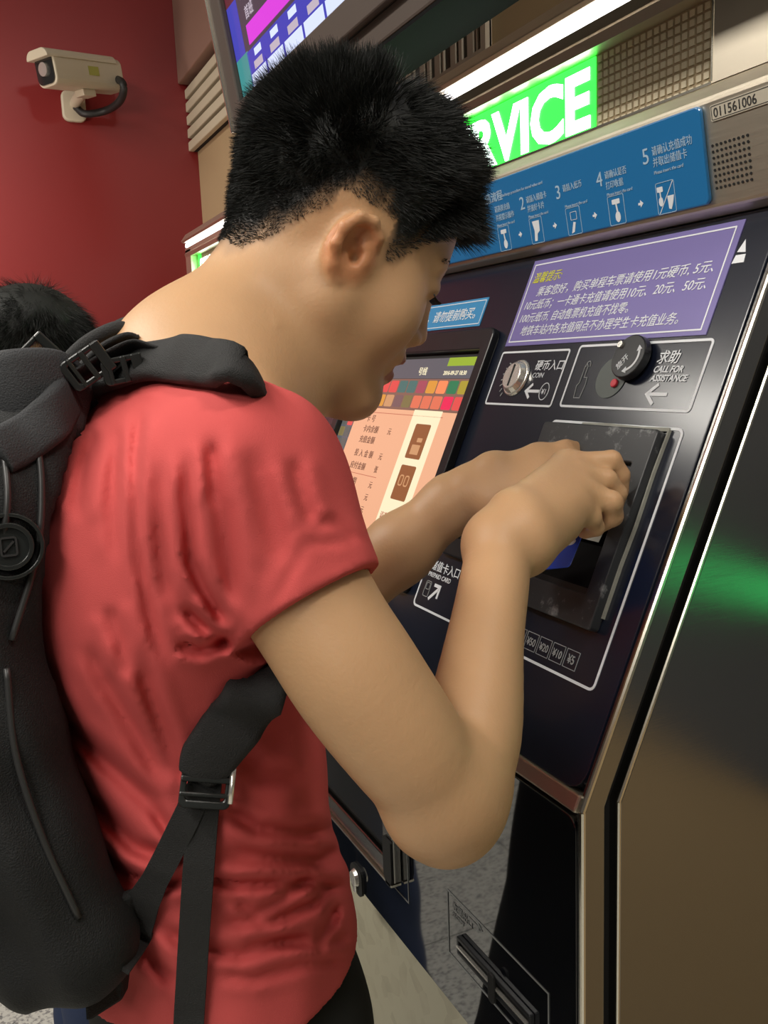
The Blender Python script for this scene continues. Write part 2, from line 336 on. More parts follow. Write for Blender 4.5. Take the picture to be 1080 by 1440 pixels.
# ================================================================== KIOSK
LOW = .715
XL, XS = -1.600, -.562
def flat(name, px, m, parent, M4, z0=.0, z1=.001):
    b = BM(); poly(b, px, z0, z1); return mesh(name, b, m, parent, xf=M4)
def kiosk(dx, label, full):
    K = thing('ticket_machine', ((XL+XS)/2+dx, .60, 0), label, 'ticket machine', 'ticket machines along the wall')
    T = Matrix.Translation((dx, 0, 0)); S_ = T @ MS; F_ = T @ MF; H_ = T @ MH; L_ = T @ ML
    W0, W1 = XL, XS
    # stone plinth course by course
    zj = onY(535, 1400, .475)[2]
    b = BM(); prismX(b, [(.475, 0), (.475, .35), (.79, .35), (.79, 0)], W0+dx+.002, W1+dx); mesh('plinth', b, M['pale'], K, bev=.002)
    b = BM(); prismX(b, [(.475, .353), (.475, LOW-.004), (.79, LOW-.004), (.79, .353)], W0+dx+.002, W1+dx); mesh('plinth', b, M['pale'], K, bev=.002)
    # cabinet behind the door shell
    def prof(o, yb):                                      # front profile pushed back by o
        k2 = o*math.tan(math.radians(12.1))
        return [(.443+o, LOW), (.443+o, 1.067+0*k2-.0), (.671+o*1.0, 1.574), (yb, 1.574), (yb, LOW)]
    b = BM(); prismX(b, prof(.037, .79), W0+dx+.0, W1+dx); mesh('cabinet', b, M['steel'], K, bev=.003)
    b = BM(); prismX(b, [(.443+.024, LOW+.004), (.443+.024, 1.067), (.671+.024, 1.574), (.70+.024, 1.574), (.490, 1.067), (.490, LOW+.004)], W0+dx+.002, W1+dx-.012); mesh('door_gap', b, M['darkgap'], K)
    # door shell: steel side cheeks and black faces
    for xa, xb in ((W0, W0+.010), (W1-.010, W1)):
        b = BM(); prismX(b, [(.443, LOW), (.443, 1.067), (.671, 1.574), (.671+.022, 1.574), (.443+.022, 1.067), (.443+.022, LOW)], xa+dx, xb+dx); mesh('door_cheek', b, M['steel'], K, bev=.0015)
        xq = xa if xa > W0+.1 or 1 else xa
    for (ya, za), (yb, zb) in (((.443, LOW), (.443, 1.067)), ((.443, 1.067), (.671, 1.574))):
        b = BM(); tube(b, [(W1+dx-.002, ya-.0005, za), (W1+dx-.002, yb-.0005, zb)], .0028, k=8); mesh('edge_trim', b, M['edge'], K); b = BM()
        tube(b, [(W1+dx-.0015, ya+.038, za), (W1+dx-.0015, yb+.038, zb)], .0022, k=8); mesh('edge_trim', b, M['edge'], K); b = BM()
        tube(b, [(W0+dx+.002, ya-.0005, za), (W0+dx+.002, yb-.0005, zb)], .0028, k=8)
        mesh('edge_trim', b, M['edge'], K)
    b = BM(); poly(b, rrect(W0+.012, .012, W1-.012, .555, .02), -.018, 0); fp = mesh('fascia_panel', b, M['black'], K, xf=S_, bev=.001)
    b = BM(); box(b, W0+.008, W1-.008, -.004, .012, -.014, .0035); mesh('lower_lip', b, M['champ'], K, xf=S_, bev=.002)
    b = BM(); poly(b, rrect(W0+.012, LOW+.002, W1-.012, 1.056, .012), -.018, 0); lp = mesh('lower_panel', b, M['lower'], K, xf=F_, bev=.001)
    # header
    hz = ht[1]; zt = 1.838
    b = BM(); prismX(b, [(hb[0], hb[1]), (ht[0], ht[1]), (.648, 1.688), (.700, 1.688), (.79, 1.688), (.79, 1.576), (.668, 1.574)], W0+dx, W1+dx); mesh('header_lower', b, M['champ'], K, bev=.003)
    # LED window surround: lower part already the top of header_lower
    xl0, xl1 = W0+.06, -.640
    b = BM(); box(b, W0+dx, xl0+dx, .648, .79, 1.688, 1.790); mesh('header_side', b, M['champ'], K)
    b = BM(); box(b, xl1+dx, W1+dx, .648, .79, 1.688, 1.790); mesh('header_side', b, M['champ'], K)
    b = BM(); prismX(b, [(.648, 1.770), (.645, 1.780), (.648, 1.784), (.648, 1.796), (.79, 1.796), (.79, 1.770)], W0+dx, W1+dx); mesh('header_upper', b, M['champ'], K)
    b = BM(); prismX(b, [(.654, 1.798), (.6495, 1.800), (.6495, 1.808), (.654, 1.811)], W0+dx-.0, W1+dx); mesh('light_strip', b, M['lamp'], K)
    b = BM(); prismX(b, [(.641, 1.811), (.637, 1.816), (.652, 1.836), (.79, 1.836), (.79, 1.798), (.656, 1.797), (.656, 1.811)], W0+dx, W1+dx); mesh('lamp_housing', b, M['champ'], K, bev=.001)
    # LED matrix
    b = BM(); poly(b, [(xl0, 1.690), (xl1, 1.690), (xl1, 1.770), (xl0, 1.770)], -.012, -.008); dsp = mesh('led_matrix', b, M['ledoff'], K, xf=L_)
    b = BM(); n1 = 0
    for i in range(94):
        x = xl1-.006-i*.0096
        for j in range(9 if full else 0):
            z = 1.695+j*.0087
            if x > -.826 or x < xl0+.0: box(b, x-.0032, x+.0032, z-.0030, z+.0030, -.008, -.0066)
    if len(b.verts): o = mesh('led_dot', b, M['leddot'], dsp, xf=L_); o['kind'] = 'stuff'
    else: b.free()
    b = BM(); x1g = -.826 if full else -1.50
    poly(b, [(xl0+.01, 1.691), (x1g, 1.691), (x1g, 1.769), (xl0+.01, 1.769)], -.0079, -.0060); mesh('led_glow', b, M['green'], dsp, xf=L_)
    if full: text('led_lettering', 'SERVICE', -.834, 1.7005, .084, M['gtext'], dsp, L_, 'RIGHT', bold=.0030, z=-.0055, sx=1.12)
    else: text('led_lettering', 'SERVICE', xl0+.03, 1.703, .075, M['gtext'], dsp, L_, 'LEFT', bold=.0022, z=-.0055, sx=.9)
    b = BM(); box(b, xl0, xl1, 1.687, 1.6895, -.006, .0125); box(b, xl1-.0012, xl1+.0012, 1.690, 1.770, -.006, .0122)
    mesh('window_bead', b, M['edge'], K, xf=L_)
    # blue instruction board on the leaning header face
    hl = float(np.linalg.norm(ht-hb)); bb = BM(); poly(bb, rrect(W0+.02, .004, -.641, hl-.003, .006), 0, .005); board = mesh('instruction_board', bb, M['blue'], K, xf=H_, bev=.0015)
    if full:
        text('board_title', '充值流程', -1.020, .0665, .0130, M['lblue'], board, H_, z=.0051, bold=.0001)
        text('board_subtitle', 'Recharge procedure for stored value card', -.970, .0685, .0050, M['lblue'], board, H_, z=.0051)
        st = [(-1.000, '1', '请选择充值', '并按提示操作'), (-.931, '2', '请插入储值卡', '并放好卡片'), (-.860, '3', '请插入纸币', ''), (-.788, '4', '请确认是否', '打印收据'), (-.716, '5', '请确认充值成功', '并取出储值卡')]
        for i, (x, nmb, a, c) in enumerate(st):
            y0 = .053 if i < 4 else .061
            sz = .0085 if i < 4 else .0095
            if i: text('step_number', nmb, x-.004, y0-.006, .021, M['lblue'], board, H_, z=.0051)
            text('step_text', a, x+.010, y0, sz, M['lblue'], board, H_, z=.0051, sx=.8)
            if c: text('step_text', c, x+.010, y0-.0105, sz, M['lblue'], board, H_, z=.0051, sx=.8)
            text('step_subtext', 'Please insert the card', x+.010, y0-.018, .0045, M['lblue'], board, H_, z=.0051)
            cx = x+.022; cy = .0195
            b = BM(); outline(b, cx-.0125, cy-.015, cx+.0125, cy+.015, .002, .0006, .0051, .0054); mesh('step_frame', b, M['lblue'], board, xf=H_)
            b = BM()
            if i in (0, 3): poly(b, rrect(cx-.006, cy+.006, cx+.006, cy+.011, .001), .0051, .0054); pline(b, [(cx, cy+.006), (cx+.001, cy-.002)], .002, .0051, .0054); poly(b, [(cx+.001+.004*math.cos(a), cy-.007+.0055*math.sin(a)) for a in np.linspace(0, math.tau, 12, endpoint=False)], .0051, .0054)
            elif i in (1,): poly(b, [(cx-.007, cy+.011), (cx+.007, cy+.011), (cx+.006, cy-.001), (cx+.001, cy-.004), (cx-.001, cy-.012), (cx-.006, cy-.012), (cx-.004, cy)], .0051, .0054)
            elif i == 2: poly(b, [(cx-.001, cy-.001), (cx+.003, cy-.002), (cx-.001, cy-.012), (cx-.006, cy-.013)], .0051, .0054); outline(b, cx-.005, cy+.001, cx+.006, cy+.010, .001, .0005, .0051, .0054)
            else: poly(b, rrect(cx-.011, cy+.006, cx-.003, cy+.011, .001), .0051, .0054); poly(b, [(cx-.007+.003*math.cos(a), cy-.003+.0045*math.sin(a)) for a in np.linspace(0, math.tau, 10, endpoint=False)], .0051, .0054); pline(b, [(cx-.007, cy+.006), (cx-.007, cy)], .0015, .0051, .0054); pline(b, [(cx-.010, cy-.014), (cx+.011, cy+.014)], .0008, .0051, .0054); poly(b, [(cx+.002, cy+.001), (cx+.011, cy+.001), (cx+.009, cy-.006), (cx+.006, cy-.012), (cx+.003, cy-.011)], .0051, .0054)
            mesh('step_picture', b, M['white'], board, xf=H_)
            if i < 4:
                ax = (cx+st[i+1][0]+.022)/2; b = BM(); poly(b, [(ax-.003, cy+.0012), (ax, cy+.0012), (ax, cy+.0036), (ax+.0042, cy), (ax, cy-.0036), (ax, cy-.0012), (ax-.003, cy-.0012)], .0051, .0054); mesh('step_arrow', b, M['white'], board, xf=H_)
        # number plate and speaker holes
        b = BM(); poly(b, rrect(-.632, .0735, -.566, .0875, .0015), 0, .0012); pl = mesh('number_plate', b, M['tag'], K, xf=H_)
        b = BM(); outline(b, -.631, .0745, -.567, .0865, .0012, .0005, .0013, .0015); mesh('plate_border', b, M['tagtext'], pl, xf=H_)
        text('plate_number', '011561006', -.6285, .0765, .0115, M['tagtext'], pl, H_, z=.0013, sx=.93)
        sp = None; b = BM()
        for i in range(9):
            for j in range(8): cyl(b, (-.6345+i*.0050, .0165+j*.0053), .0013, -.0005, .0006, 10)
        o = mesh('speaker_hole', b, M['darkgap'], K, xf=H_); o['kind'] = 'stuff'
    # ---- touch screen on the fascia
    sx0, sx1, su0, su1 = -1.372, -.962, .104, .458
    b = BM(); ring(b, rrect(sx0, su0, sx1, su1, .012), rrect(sx0+.020, su0+.024, sx1-.020, su1-.030, .002), 0, .011); sf = mesh('screen_frame', b, M['bezel'], K, xf=S_, bev=.002)
    b = BM(); ax0, ax1, au0, au1 = sx0+.020, sx1-.020, su0+.024, su1-.030
    poly(b, [(ax0, au0), (ax1, au0), (ax1, au1), (ax0, au1)], 0, .0015); scr = mesh('touch_screen', b, M['matt'], K, xf=S_)
    z_ = .0016
    def q4(name, x0, y0, x1, y1, m, par=scr, zz=0): bq = BM(); poly(bq, [(x0, y0), (x1, y0), (x1, y1), (x0, y1)], z_+zz, z_+zz+.0002); return mesh(name, bq, m, par, xf=S_)
    if not full: q4('screen_page', ax0, au0, ax1, au1, M['s_peach']); return K
    q4('screen_page', ax0+.045, au0+.012, ax1, au1-.084, M['s_peach'])
    q4('screen_side_column', ax0, au0, ax0+.044, au1-.010, M['s_slate'])
    q4('screen_header', ax0+.045, au1-.036, ax1, au1-.006, M['s_slate'])
    q4('screen_header_tab', ax1-.085, au1-.018, ax1, au1-.006, M['s_lime'], zz=.0003)
    q4('screen_button_row_back', ax0+.045, au1-.0835, ax1, au1-.0365, M['s_brown'])
    q4('screen_footer', ax0+.045, au0, ax1, au0+.0118, M['s_slate'])
    q4('screen_footer_button', ax1-.05, au0+.002, ax1-.022, au0+.020, M['s_red'], zz=.0003)
    cols = ['s_olive', 's_green', 's_orange2', 's_amber', 's_rose', 's_teal', 's_teal', 's_red', 's_red', 's_amber', 's_teal',
            's_red', 's_pink', 's_salmon', 's_salmon', 's_salmon', 's_olive2', 's_mauve', 's_tan', 's_amber', 's_salmon', 's_red']
    for r in range(2):
        for i in range(11):
            x = ax1-.008-i*.0292
            bq = BM(); poly(bq, rrect(x-.0255, au1-.058-r*.0225, x, au1-.0395-r*.0225, .003), z_+.0003, z_+.0007); mesh('screen_button', bq, M[cols[r*11+i]], scr, xf=S_)
    for i in range(9):
        for j in range(2):
            bq = BM(); y = au1-.10-i*.019; x = ax0+.002+j*.021
            poly(bq, rrect(x, y-.016, x+.019, y, .002), z_+.0003, z_+.0007); mesh('screen_button', bq, M['s_red' if (i, j) == (0, 1) else ('s_olive2' if (i*2+j) % 5 == 2 else 's_grey')], scr, xf=S_)
    # bright card with two brown picture buttons
    q4('screen_card', -1.115, .172, -1.035, .345, M['s_cream'], zz=.0003)
    for k, (y0, y1) in enumerate(((.275, .325), (.215, .265))):
        bq = BM(); poly(bq, rrect(-1.095, y0, -1.052, y1, .003), z_+.0006, z_+.001); o = mesh('screen_picture_button', bq, M['s_brownbtn'], scr, xf=S_)
        bq = BM()
        if k == 0: poly(bq, rrect(-1.085, y0+.006, -1.062, y0+.020, .001), z_+.0011, z_+.0013); poly(bq, rrect(-1.076, y0+.024, -1.062, y0+.030, .001), z_+.0011, z_+.0013)
        else: outline(bq, -1.088, y0+.020, -1.076, y0+.036, .004, .002, z_+.0011, z_+.0013); outline(bq, -1.072, y0+.020, -1.060, y0+.036, .004, .002, z_+.0011, z_+.0013)
        mesh('button_symbol', bq, M['s_tan'], scr, xf=S_)
    text('screen_text', '请选择充值方式', -1.108, .186, .0105, M['s_textr'], scr, S_, z=z_+.0006)
    rows = [(.322, '卡 号'), (.305, '卡内余额'), (.288, '充值金额'), (.266, '投 入 金 额'), (.246, '应付金额'), (.222, '有效期'), (.203, '交易时间')]
    for y, s in rows: text('screen_text', s, -1.262, y, .0125, M['s_text'], scr, S_, z=z_+.0004, sx=1.1)
    for y, s in ((.305, '元'), (.266, '元'), (.246, '张'), (.222, '元'), (.203, '元'), (.184, '元')): text('screen_text', s, -1.175, y, .0115, M['s_text'], scr, S_, z=z_+.0004)
    for y in (.336, .238, .165): q4('screen_rule', -1.27, y, -1.16 if y < .3 else -1.03, y+.001, M['s_textr'], zz=.0003)
    text('screen_text', '车站 服务', -1.29, au1-.028, .012, M['s_cream'], scr, S_, z=z_+.0004)
    text('screen_text', '2016-09-27 18:30', -1.070, au1-.031, .0085, M['s_cream'], scr, S_, z=z_+.0004)
    text('screen_text', '号线', -1.145, au1-.030, .013, M['s_cream'], scr, S_, z=z_+.0004)
    # blue sticker strip above the screen
    b = BM(); poly(b, [(-1.300, .4665), (-1.022, .4665), (-1.022, .507), (-1.300, .507)], 0, .0008); st = mesh('blue_sticker', b, M['strip'], K, xf=S_)
    b = BM(); outline(b, -1.297, .4695, -1.025, .504, .001, .0012, .0009, .0012); mesh('sticker_border', b, M['white'], st, xf=S_)
    text('sticker_text', '单程票当日有效，请勿提前购买。', -1.030, .4795, .0185, M['white'], st, S_, 'RIGHT', shear=.15, z=.0009, bold=.0001)
    # purple notice
    b = BM(); poly(b, [(-.941, .4345), (-.613, .4345), (-.613, .547), (-.941, .547)], 0, .001); pn = mesh('purple_notice', b, M['purple'], K, xf=S_)
    b = BM(); outline(b, -.936, .4390, -.620, .5415, .0008, .0016, .0011, .0014); mesh('notice_border', b, M['white'], pn, xf=S_)
    text('notice_heading', '温馨提示:', -.930, .5170, .0150, M['yellow'], pn, S_, shear=.2, z=.0011, bold=0, sx=.9)
    for i, (x, s) in enumerate(((-.912, '乘客您好，购买单程车票请使用1元硬币, 5元、'), (-.930, '10元纸币；一卡通卡充值请使用10元、20元、50元、'), (-.930, '100元纸币, 自动售票机充值不找零。'), (-.918, '地铁车站内各充值网点不办理学生卡充值业务。'))):
        tgt = (-.632+.912, -.636+.930, -.735+.930, -.655+.918)[i]
        o = text('notice_text', s, x, .4985-i*.0168, .0138, M['white'], pn, S_, shear=.2, z=.0011, bold=0, sx=1)
        d = [ (v.co.x) for v in o.data.vertices]; wd = max(d)-min(d); k = tgt/wd
        x0 = min(d)
        for v in o.data.vertices: v.co.x = x0+(v.co.x-x0)*k
    # coin slot box
    b = BM(); outline(b, -.942, .3585, -.806, .4275, .004, .0024); mesh('coin_box_line', b, M['white'], K, xf=S_)
    cs = BM(); cyl(cs, (-.892, .393), .0235, 0, .003, 32, .022); cyl(cs, (-.892, .393), .0205, .003, .009, 32, .0165); o = mesh('coin_slot', cs, M['chrome'], K, xf=S_, bev=.001)
    b = BM(); poly(b, rrect(-.8935, .380, -.8905, .407, .001), .0085, .0094); mesh('slot_opening', b, M['darkgap'], o, xf=S_)
    text('coin_label', '硬币入口', -.862, .4035, .0135, M['white'], K, S_, bold=.00012, shear=.1)
    text('coin_label', 'COIN', -.862, .3935, .0085, M['white'], K, S_, shear=.15)
    b = BM(); pline(b, [(-.838, .377), (-.862, .377)], .0035); pline(b, [(-.854, .3855), (-.864, .377), (-.854, .3685)], .0035); mesh('arrow_mark', b, M['white'], K, xf=S_)
    b = BM(); c0 = [(-.8285+.0085*math.cos(a), .377+.0105*math.sin(a)) for a in np.linspace(0, math.tau, 28, endpoint=False)]; c1 = [(-.8285+.0076*math.cos(a), .377+.0096*math.sin(a)) for a in np.linspace(0, math.tau, 28, endpoint=False)]
    ring(b, c0, c1, .0002, .0007); mesh('coin_mark', b, M['white'], K, xf=S_); text('coin_mark_text', '¥1', -.8285, .3735, .009, M['white'], K, S_, 'CENTER')
    b = BM()
    for i in range(7): a = math.radians(140+i*14); pline(b, [(-.892+.027*math.cos(a), .393+.027*math.sin(a)), (-.892+.032*math.cos(a+.05), .393+.032*math.sin(a+.05))], .0015)
    mesh('scratched_print', b, M['grey'], K, xf=S_)
    # help button box
    b = BM(); outline(b, -.792, .3595, -.600, .4310, .005, .0026); mesh('help_box_line', b, M['white'], K, xf=S_)
    b = BM(); hp = [(0, 0), (.0105, 0), (.0125, .013), (.0115, .020), (.0065, .020), (.0065, .031), (.0035, .034), (.0015, .031), (.0012, .015), (-.002, .012)]
    hp = [(-.772+x*.95, .3705+y*1.15) for x, y in hp]; pline(b, hp, .0009, closed=True); pline(b, [(-.770+.004+.0035*math.cos(a), .3705+.037+.0045*math.sin(a)) for a in np.linspace(-.5, 3.6, 10)], .0009); mesh('pointing_hand_mark', b, M['grey'], K, xf=S_)
    b = BM(); cyl(b, (-.722, .3935), .0225, .0002, .0009, 32); mesh('faded_disc_mark', b, M['fade'], K, xf=S_)
    b = BM(); cyl(b, (-.7125, .3865), .0045, .0009, .004, 16); mesh('help_button', b, M['redbtn'], K, xf=S_, bev=.0008)
    b = BM(); cyl(b, (-.6945, .4115), .0235, .004, .012, 40, .0225); cv = mesh('button_cover', b, M['bezel'], K, xf=S_, bev=.001)
    b = BM(); cyl(b, (-.7095, .4235), .0035, .012, .0145, 16); mesh('rivet', b, M['chrome'], cv, xf=S_)
    b = BM(); arc = [(-.6945+.0155*math.cos(a), .4115+.0155*math.sin(a)) for a in np.linspace(-1.35, .45, 14)]; pline(b, arc, .0024, .0121, .0126)
    for p0, d in ((arc[0], 1), (arc[-1], -1)):
        v = np.array(arc[1] if d == 1 else arc[-2])-np.array(p0); v /= np.linalg.norm(v); nn = np.array([-v[1], v[0]]); p0 = np.array(p0)
        poly(b, [p0+nn*.0035+v*.001, p0-v*.0045, p0-nn*.0035+v*.001], .0121, .0126)
    mesh('turn_arrow_mark', b, M['white'], cv, xf=S_)
    text('cover_text', '旋开', -.697, .4035, .0085, M['white'], cv, S_, 'CENTER', z=.0121, rot=.9, bold=.00005)
    text('help_label', '求助', -.665, .4085, .0145, M['white'], K, S_, bold=.00015, shear=.15)
    text('help_label', 'CALL FOR', -.665, .3985, .0092, M['white'], K, S_, bold=.0002, shear=.2, sx=.92)
    text('help_label', 'ASSISTANCE', -.665, .3895, .0092, M['white'], K, S_, bold=.0002, shear=.2, sx=.92)
    b = BM(); pline(b, [(-.636, .3765), (-.661, .3765)], .0035); pline(b, [(-.651, .3865), (-.663, .3765), (-.651, .3665)], .0035); mesh('arrow_mark', b, M['white'], K, xf=S_)
    b = BM(); ax_, ay_ = U(1037, 355); poly(b, [(ax_, ay_), (ax_+.010, ay_-.001), (ax_+.005, ay_+.012)], .0002, .0006); poly(b, [(ax_-.002, ay_-.011), (ax_+.012, ay_-.011), (ax_+.011, ay_-.003), (ax_, ay_-.003)], .0002, .0006); mesh('corner_mark', b, M['white'], K, xf=S_)
    # combined banknote + stored card outline (one L-shaped white line)
    b = BM(); Lp = []
    def arcp(cx, cy, r, a0, a1): return [(cx+r*math.cos(math.radians(a)), cy+r*math.sin(math.radians(a))) for a in np.linspace(a0, a1, 5)]
    r = .006
    Lp = arcp(-.600-r, .3435-r, r, 90, 0)+arcp(-.600-r, .097+r, r, 0, -90)+arcp(-.944+r, .097+r, r, -90, -180)+arcp(-.944+r, .232-r, r, 180, 90)+[(-.794, .232)]+arcp(-.794+r, .3435-r, r, 180, 90)
    pline(b, Lp[::-1], .0026, closed=True); mesh('slot_box_line', b, M['white'], K, xf=S_)
    # banknote unit: worn bezel, recess, shelf
    bo = rrect(-.792, .146, -.618, .339, .004); bi = rrect(-.765, .176, -.638, .305, .002)
    b = BM(); ring(b, bo, bi, 0, .012); bz = mesh('banknote_bezel', b, M['worn'], K, xf=S_, bev=.0015)
    b = BM(); poly(b, bi, .0002, .0012); mesh('banknote_recess', b, M['flatblack'], bz, xf=S_)  # flat plate, its black painted as the shade of a deep recess
    b = BM(); ring(b, rrect(-.765, .176, -.638, .305, .002), rrect(-.758, .182, -.643, .298, .002), .001, .0045); mesh('recess_step', b, M['bezel'], bz, xf=S_)
    b = BM(); box(b, -.757, -.644, .286, .296, .0013, .0075); mesh('note_guide', b, M['champ'], bz, xf=S_)
    b = BM(); pline(b, [(-.6150, .342), (-.6165, .30), (-.6155, .25), (-.6170, .21), (-.6165, .16)], .0018, .0002, .0035); pline(b, [(-.74, .3415), (-.70, .3425), (-.65, .3412), (-.6155, .342)], .0035, .0002, .0028); mesh('glue_line', b, M['glue'], bz, xf=S_)
    for i, s in enumerate(('¥5', '¥10', '¥20', '¥50', '¥100')):
        x = -.640-i*.0258*.82; y = .1145; b = BM(); outline(b, x-.0095, y-.009, x+.0095, y+.009, .0005, .0007); mesh('value_box', b, M['grey'], K, xf=S_)
        text('value_text', s, x, y-.004, .0115 if i == 0 else .0105, M['grey'], K, S_, 'CENTER', sx=.85 if i < 4 else .6, bold=.0002)
    # card slot unit
    b = BM(); ring(b, rrect(-.915, .168, -.815, .225, .005), rrect(-.893, .190, -.832, .201, .001), 0, .009); cz = mesh('card_slot_bezel', b, M['bezel'], K, xf=S_, bev=.002)
    b = BM(); poly(b, rrect(-.893, .190, -.832, .201, .001), .0002, .001); mesh('card_slot_opening', b, M['darkgap'], cz, xf=S_)
    text('card_label', '储值卡入口', -.933, .146, .0135, M['white'], K, S_, bold=.00012)
    text('card_label', 'PREPAID CARD', -.933, .1365, .0078, M['white'], K, S_, bold=.0001, shear=.1)
    b = BM(); outline(b, -.931, .111, -.918, .131, .003, .001); outline(b, -.929, .120, -.920, .129, .002, .001); mesh('card_hand_mark', b, M['grey'], K, xf=S_)
    b = BM(); pline(b, [(-.915, .110), (-.899, .126)], .004); pline(b, [(-.911, .1285), (-.8975, .1285), (-.8975, .114)], .004); mesh('arrow_mark', b, M['white'], K, xf=S_)
    # glossy reflections aside, three short printed dashes below
    for x, y in ((-.668, .0635), (-.697, .0335)):
        pass
    # ---- lower front: ticket tray, receipt slot, lock
    b = BM(); outline(b, -1.40, .7845, -.905, .985, .001, .0014); mesh('tray_line', b, M['grey'], K, xf=F_)
    b = BM(); ring(b, [(-1.385, .805), (-.922, .805), (-.922, .965), (-1.385, .965)], [(-1.365, .830), (-.952, .830), (-.952, .945), (-1.365, .945)], 0, .012); tr = mesh('tray_frame', b, M['steel'], K, xf=F_, bev=.002)
    b = BM(); poly(b, [(-1.365, .830), (-.952, .830), (-.952, .945), (-1.365, .945)], .0004, .0015); mesh('tray_opening', b, M['darkgap'], tr, xf=F_)
    b = BM(); poly(b, [(-1.362, .838), (-.956, .838), (-.956, .895), (-1.362, .895)], .003, .005); mesh('tray_flap', b, M['tvg'], tr, xf=F_)
    b = BM(); box(b, -1.385, -.922, .8015, .8045, .002, .016); mesh('tray_edge', b, M['edge'], tr, xf=F_)
    b = BM(); poly(b, [(-.944, .812), (-.938, .800), (-.926, .800), (-.921, .812), (-.921, .862), (-.944, .862)], .0125, .016); mesh('tray_end_cap', b, M['matt'], tr, xf=F_)
    b = BM(); ring(b, [(-.806, .7815), (-.628, .7815), (-.614, .795), (-.614, .861), (-.806, .861)], [(-.8045, .783), (-.6287, .783), (-.6155, .7957), (-.6155, .8595), (-.8045, .8595)], .0002, .0008); mesh('receipt_box_line', b, M['grey'], K, xf=F_)
    b = BM(); ring(b, rrect(-.778, .800, -.638, .822, .002), rrect(-.774, .8045, -.642, .8175, .001), 0, .006); rf = mesh('receipt_slot', b, M['bezel'], K, xf=F_, bev=.001)
    b = BM(); poly(b, [(-.774, .8045), (-.642, .8045), (-.642, .8175), (-.774, .8175)], .0003, .001); mesh('receipt_slot_opening', b, M['darkgap'], rf, xf=F_)
    b = BM(); box(b, -.776, -.705, .8095, .8115, .004, .0075); box(b, -.700, -.642, .8095, .8115, .004, .0075); mesh('slot_rail', b, M['chrome'], rf, xf=F_)
    b = BM(); poly(b, rrect(-.708, .793, -.697, .826, .004), .006, .010); mesh('slot_catch', b, M['matt'], rf, xf=F_, bev=.001)
    text('receipt_label', '收据出口', -.795, .844, .011, M['grey'], K, F_)
    text('receipt_label', 'RECEIPT', -.795, .835, .007, M['grey'], K, F_)
    b = BM(); pline(b, [(-.760, .853), (-.735, .853)], .003); pline(b, [(-.742, .859), (-.734, .853), (-.742, .847)], .003); mesh('arrow_mark', b, M['grey'], K, xf=F_)
    b = BM(); poly(b, rrect(-1.085, .710, -1.046, .752, .012), 0, .004); lk = mesh('lock_plate', b, M['matt'], K, xf=F_)
    b = BM(); cyl(b, (-1.065, .735), .013, .004, .010, 24, .010); poly(b, rrect(-1.070, .713, -1.060, .735, .003), .004, .008); mesh('lock_barrel', b, M['chrome'], lk, xf=F_, bev=.001)
    return K
M.update(gstrip=mat('green_strip', G(.02), .4, emit=(.05, .6, .15, 1), es=1.6), ledoff=mat('led_unlit', srgb(150, 132, 104), .5, 0, .3), leddot=mat('led_dot', srgb(196, 184, 158), .4),
    fade=mat('faded_disc', srgb(84, 92, 88), .4), redbtn=mat('red_button', (.6, .03, .05, 1), .3), glue=mat('old_glue', srgb(150, 150, 140), .6, noise=.3, nscale=90),
    tvg=mat('dark_flap', G(.03), .12, 0, .8),
    s_peach=emis('screen_peach', 238, 176, 138), s_slate=emis('screen_slate', 92, 92, 98), s_lime=emis('screen_lime', 150, 175, 50), s_brown=emis('screen_brown', 132, 96, 82),
    s_olive=emis('screen_olive', 170, 150, 50), s_green=emis('screen_green', 40, 120, 80), s_orange2=emis('screen_orange', 250, 140, 90), s_amber=emis('screen_amber', 220, 150, 60),
    s_rose=emis('screen_rose', 165, 75, 90), s_teal=emis('screen_teal', 70, 110, 105), s_red=emis('screen_red', 225, 80, 75), s_pink=emis('screen_pink', 235, 40, 85), s_salmon=emis('screen_salmon', 225, 115, 85),
    s_olive2=emis('screen_moss', 125, 112, 70), s_mauve=emis('screen_mauve', 120, 90, 90), s_tan=emis('screen_tan', 205, 150, 105), s_grey=emis('screen_grey', 90, 92, 88), s_cream=emis('screen_cream', 250, 236, 196),
    s_brownbtn=emis('screen_brown_button', 145, 88, 50), s_text=emis('screen_text_brown', 110, 70, 55), s_textr=emis('screen_text_red', 190, 110, 85),
    tv_dark=emis('tv_grey', 84, 70, 84, .8), tv_mag=emis('tv_magenta', 215, 60, 215, 1.1), tv_blue=emis('tv_blue', 70, 70, 190, .9), tv_cell=emis('tv_cell', 215, 225, 255, 1.1), tv_red=emis('tv_red', 110, 40, 55, .8), tv_teal=emis('tv_teal', 70, 160, 160, .8), tv_white=emis('tv_white', 255, 255, 255, 1.4), tv_txt=emis('tv_text', 205, 190, 205, .9))
kiosk(0, 'near ticket machine with black slanted fascia, touch screen and green lit sign', True)
kiosk(-1.045, 'far ticket machine behind the boy, only its lit header end shows beside the red wall', False)

# banknote held in the slot
b = BM(); poly(b, [(-.712, .226), (-.650, .226), (-.6395, .285), (-.712, .285)], .0072, .0075)
o = mesh('banknote', b, M['note'], None, xf=MS); tag(o, 'pale banknote lying in the black banknote slot under the fingers', 'banknote')

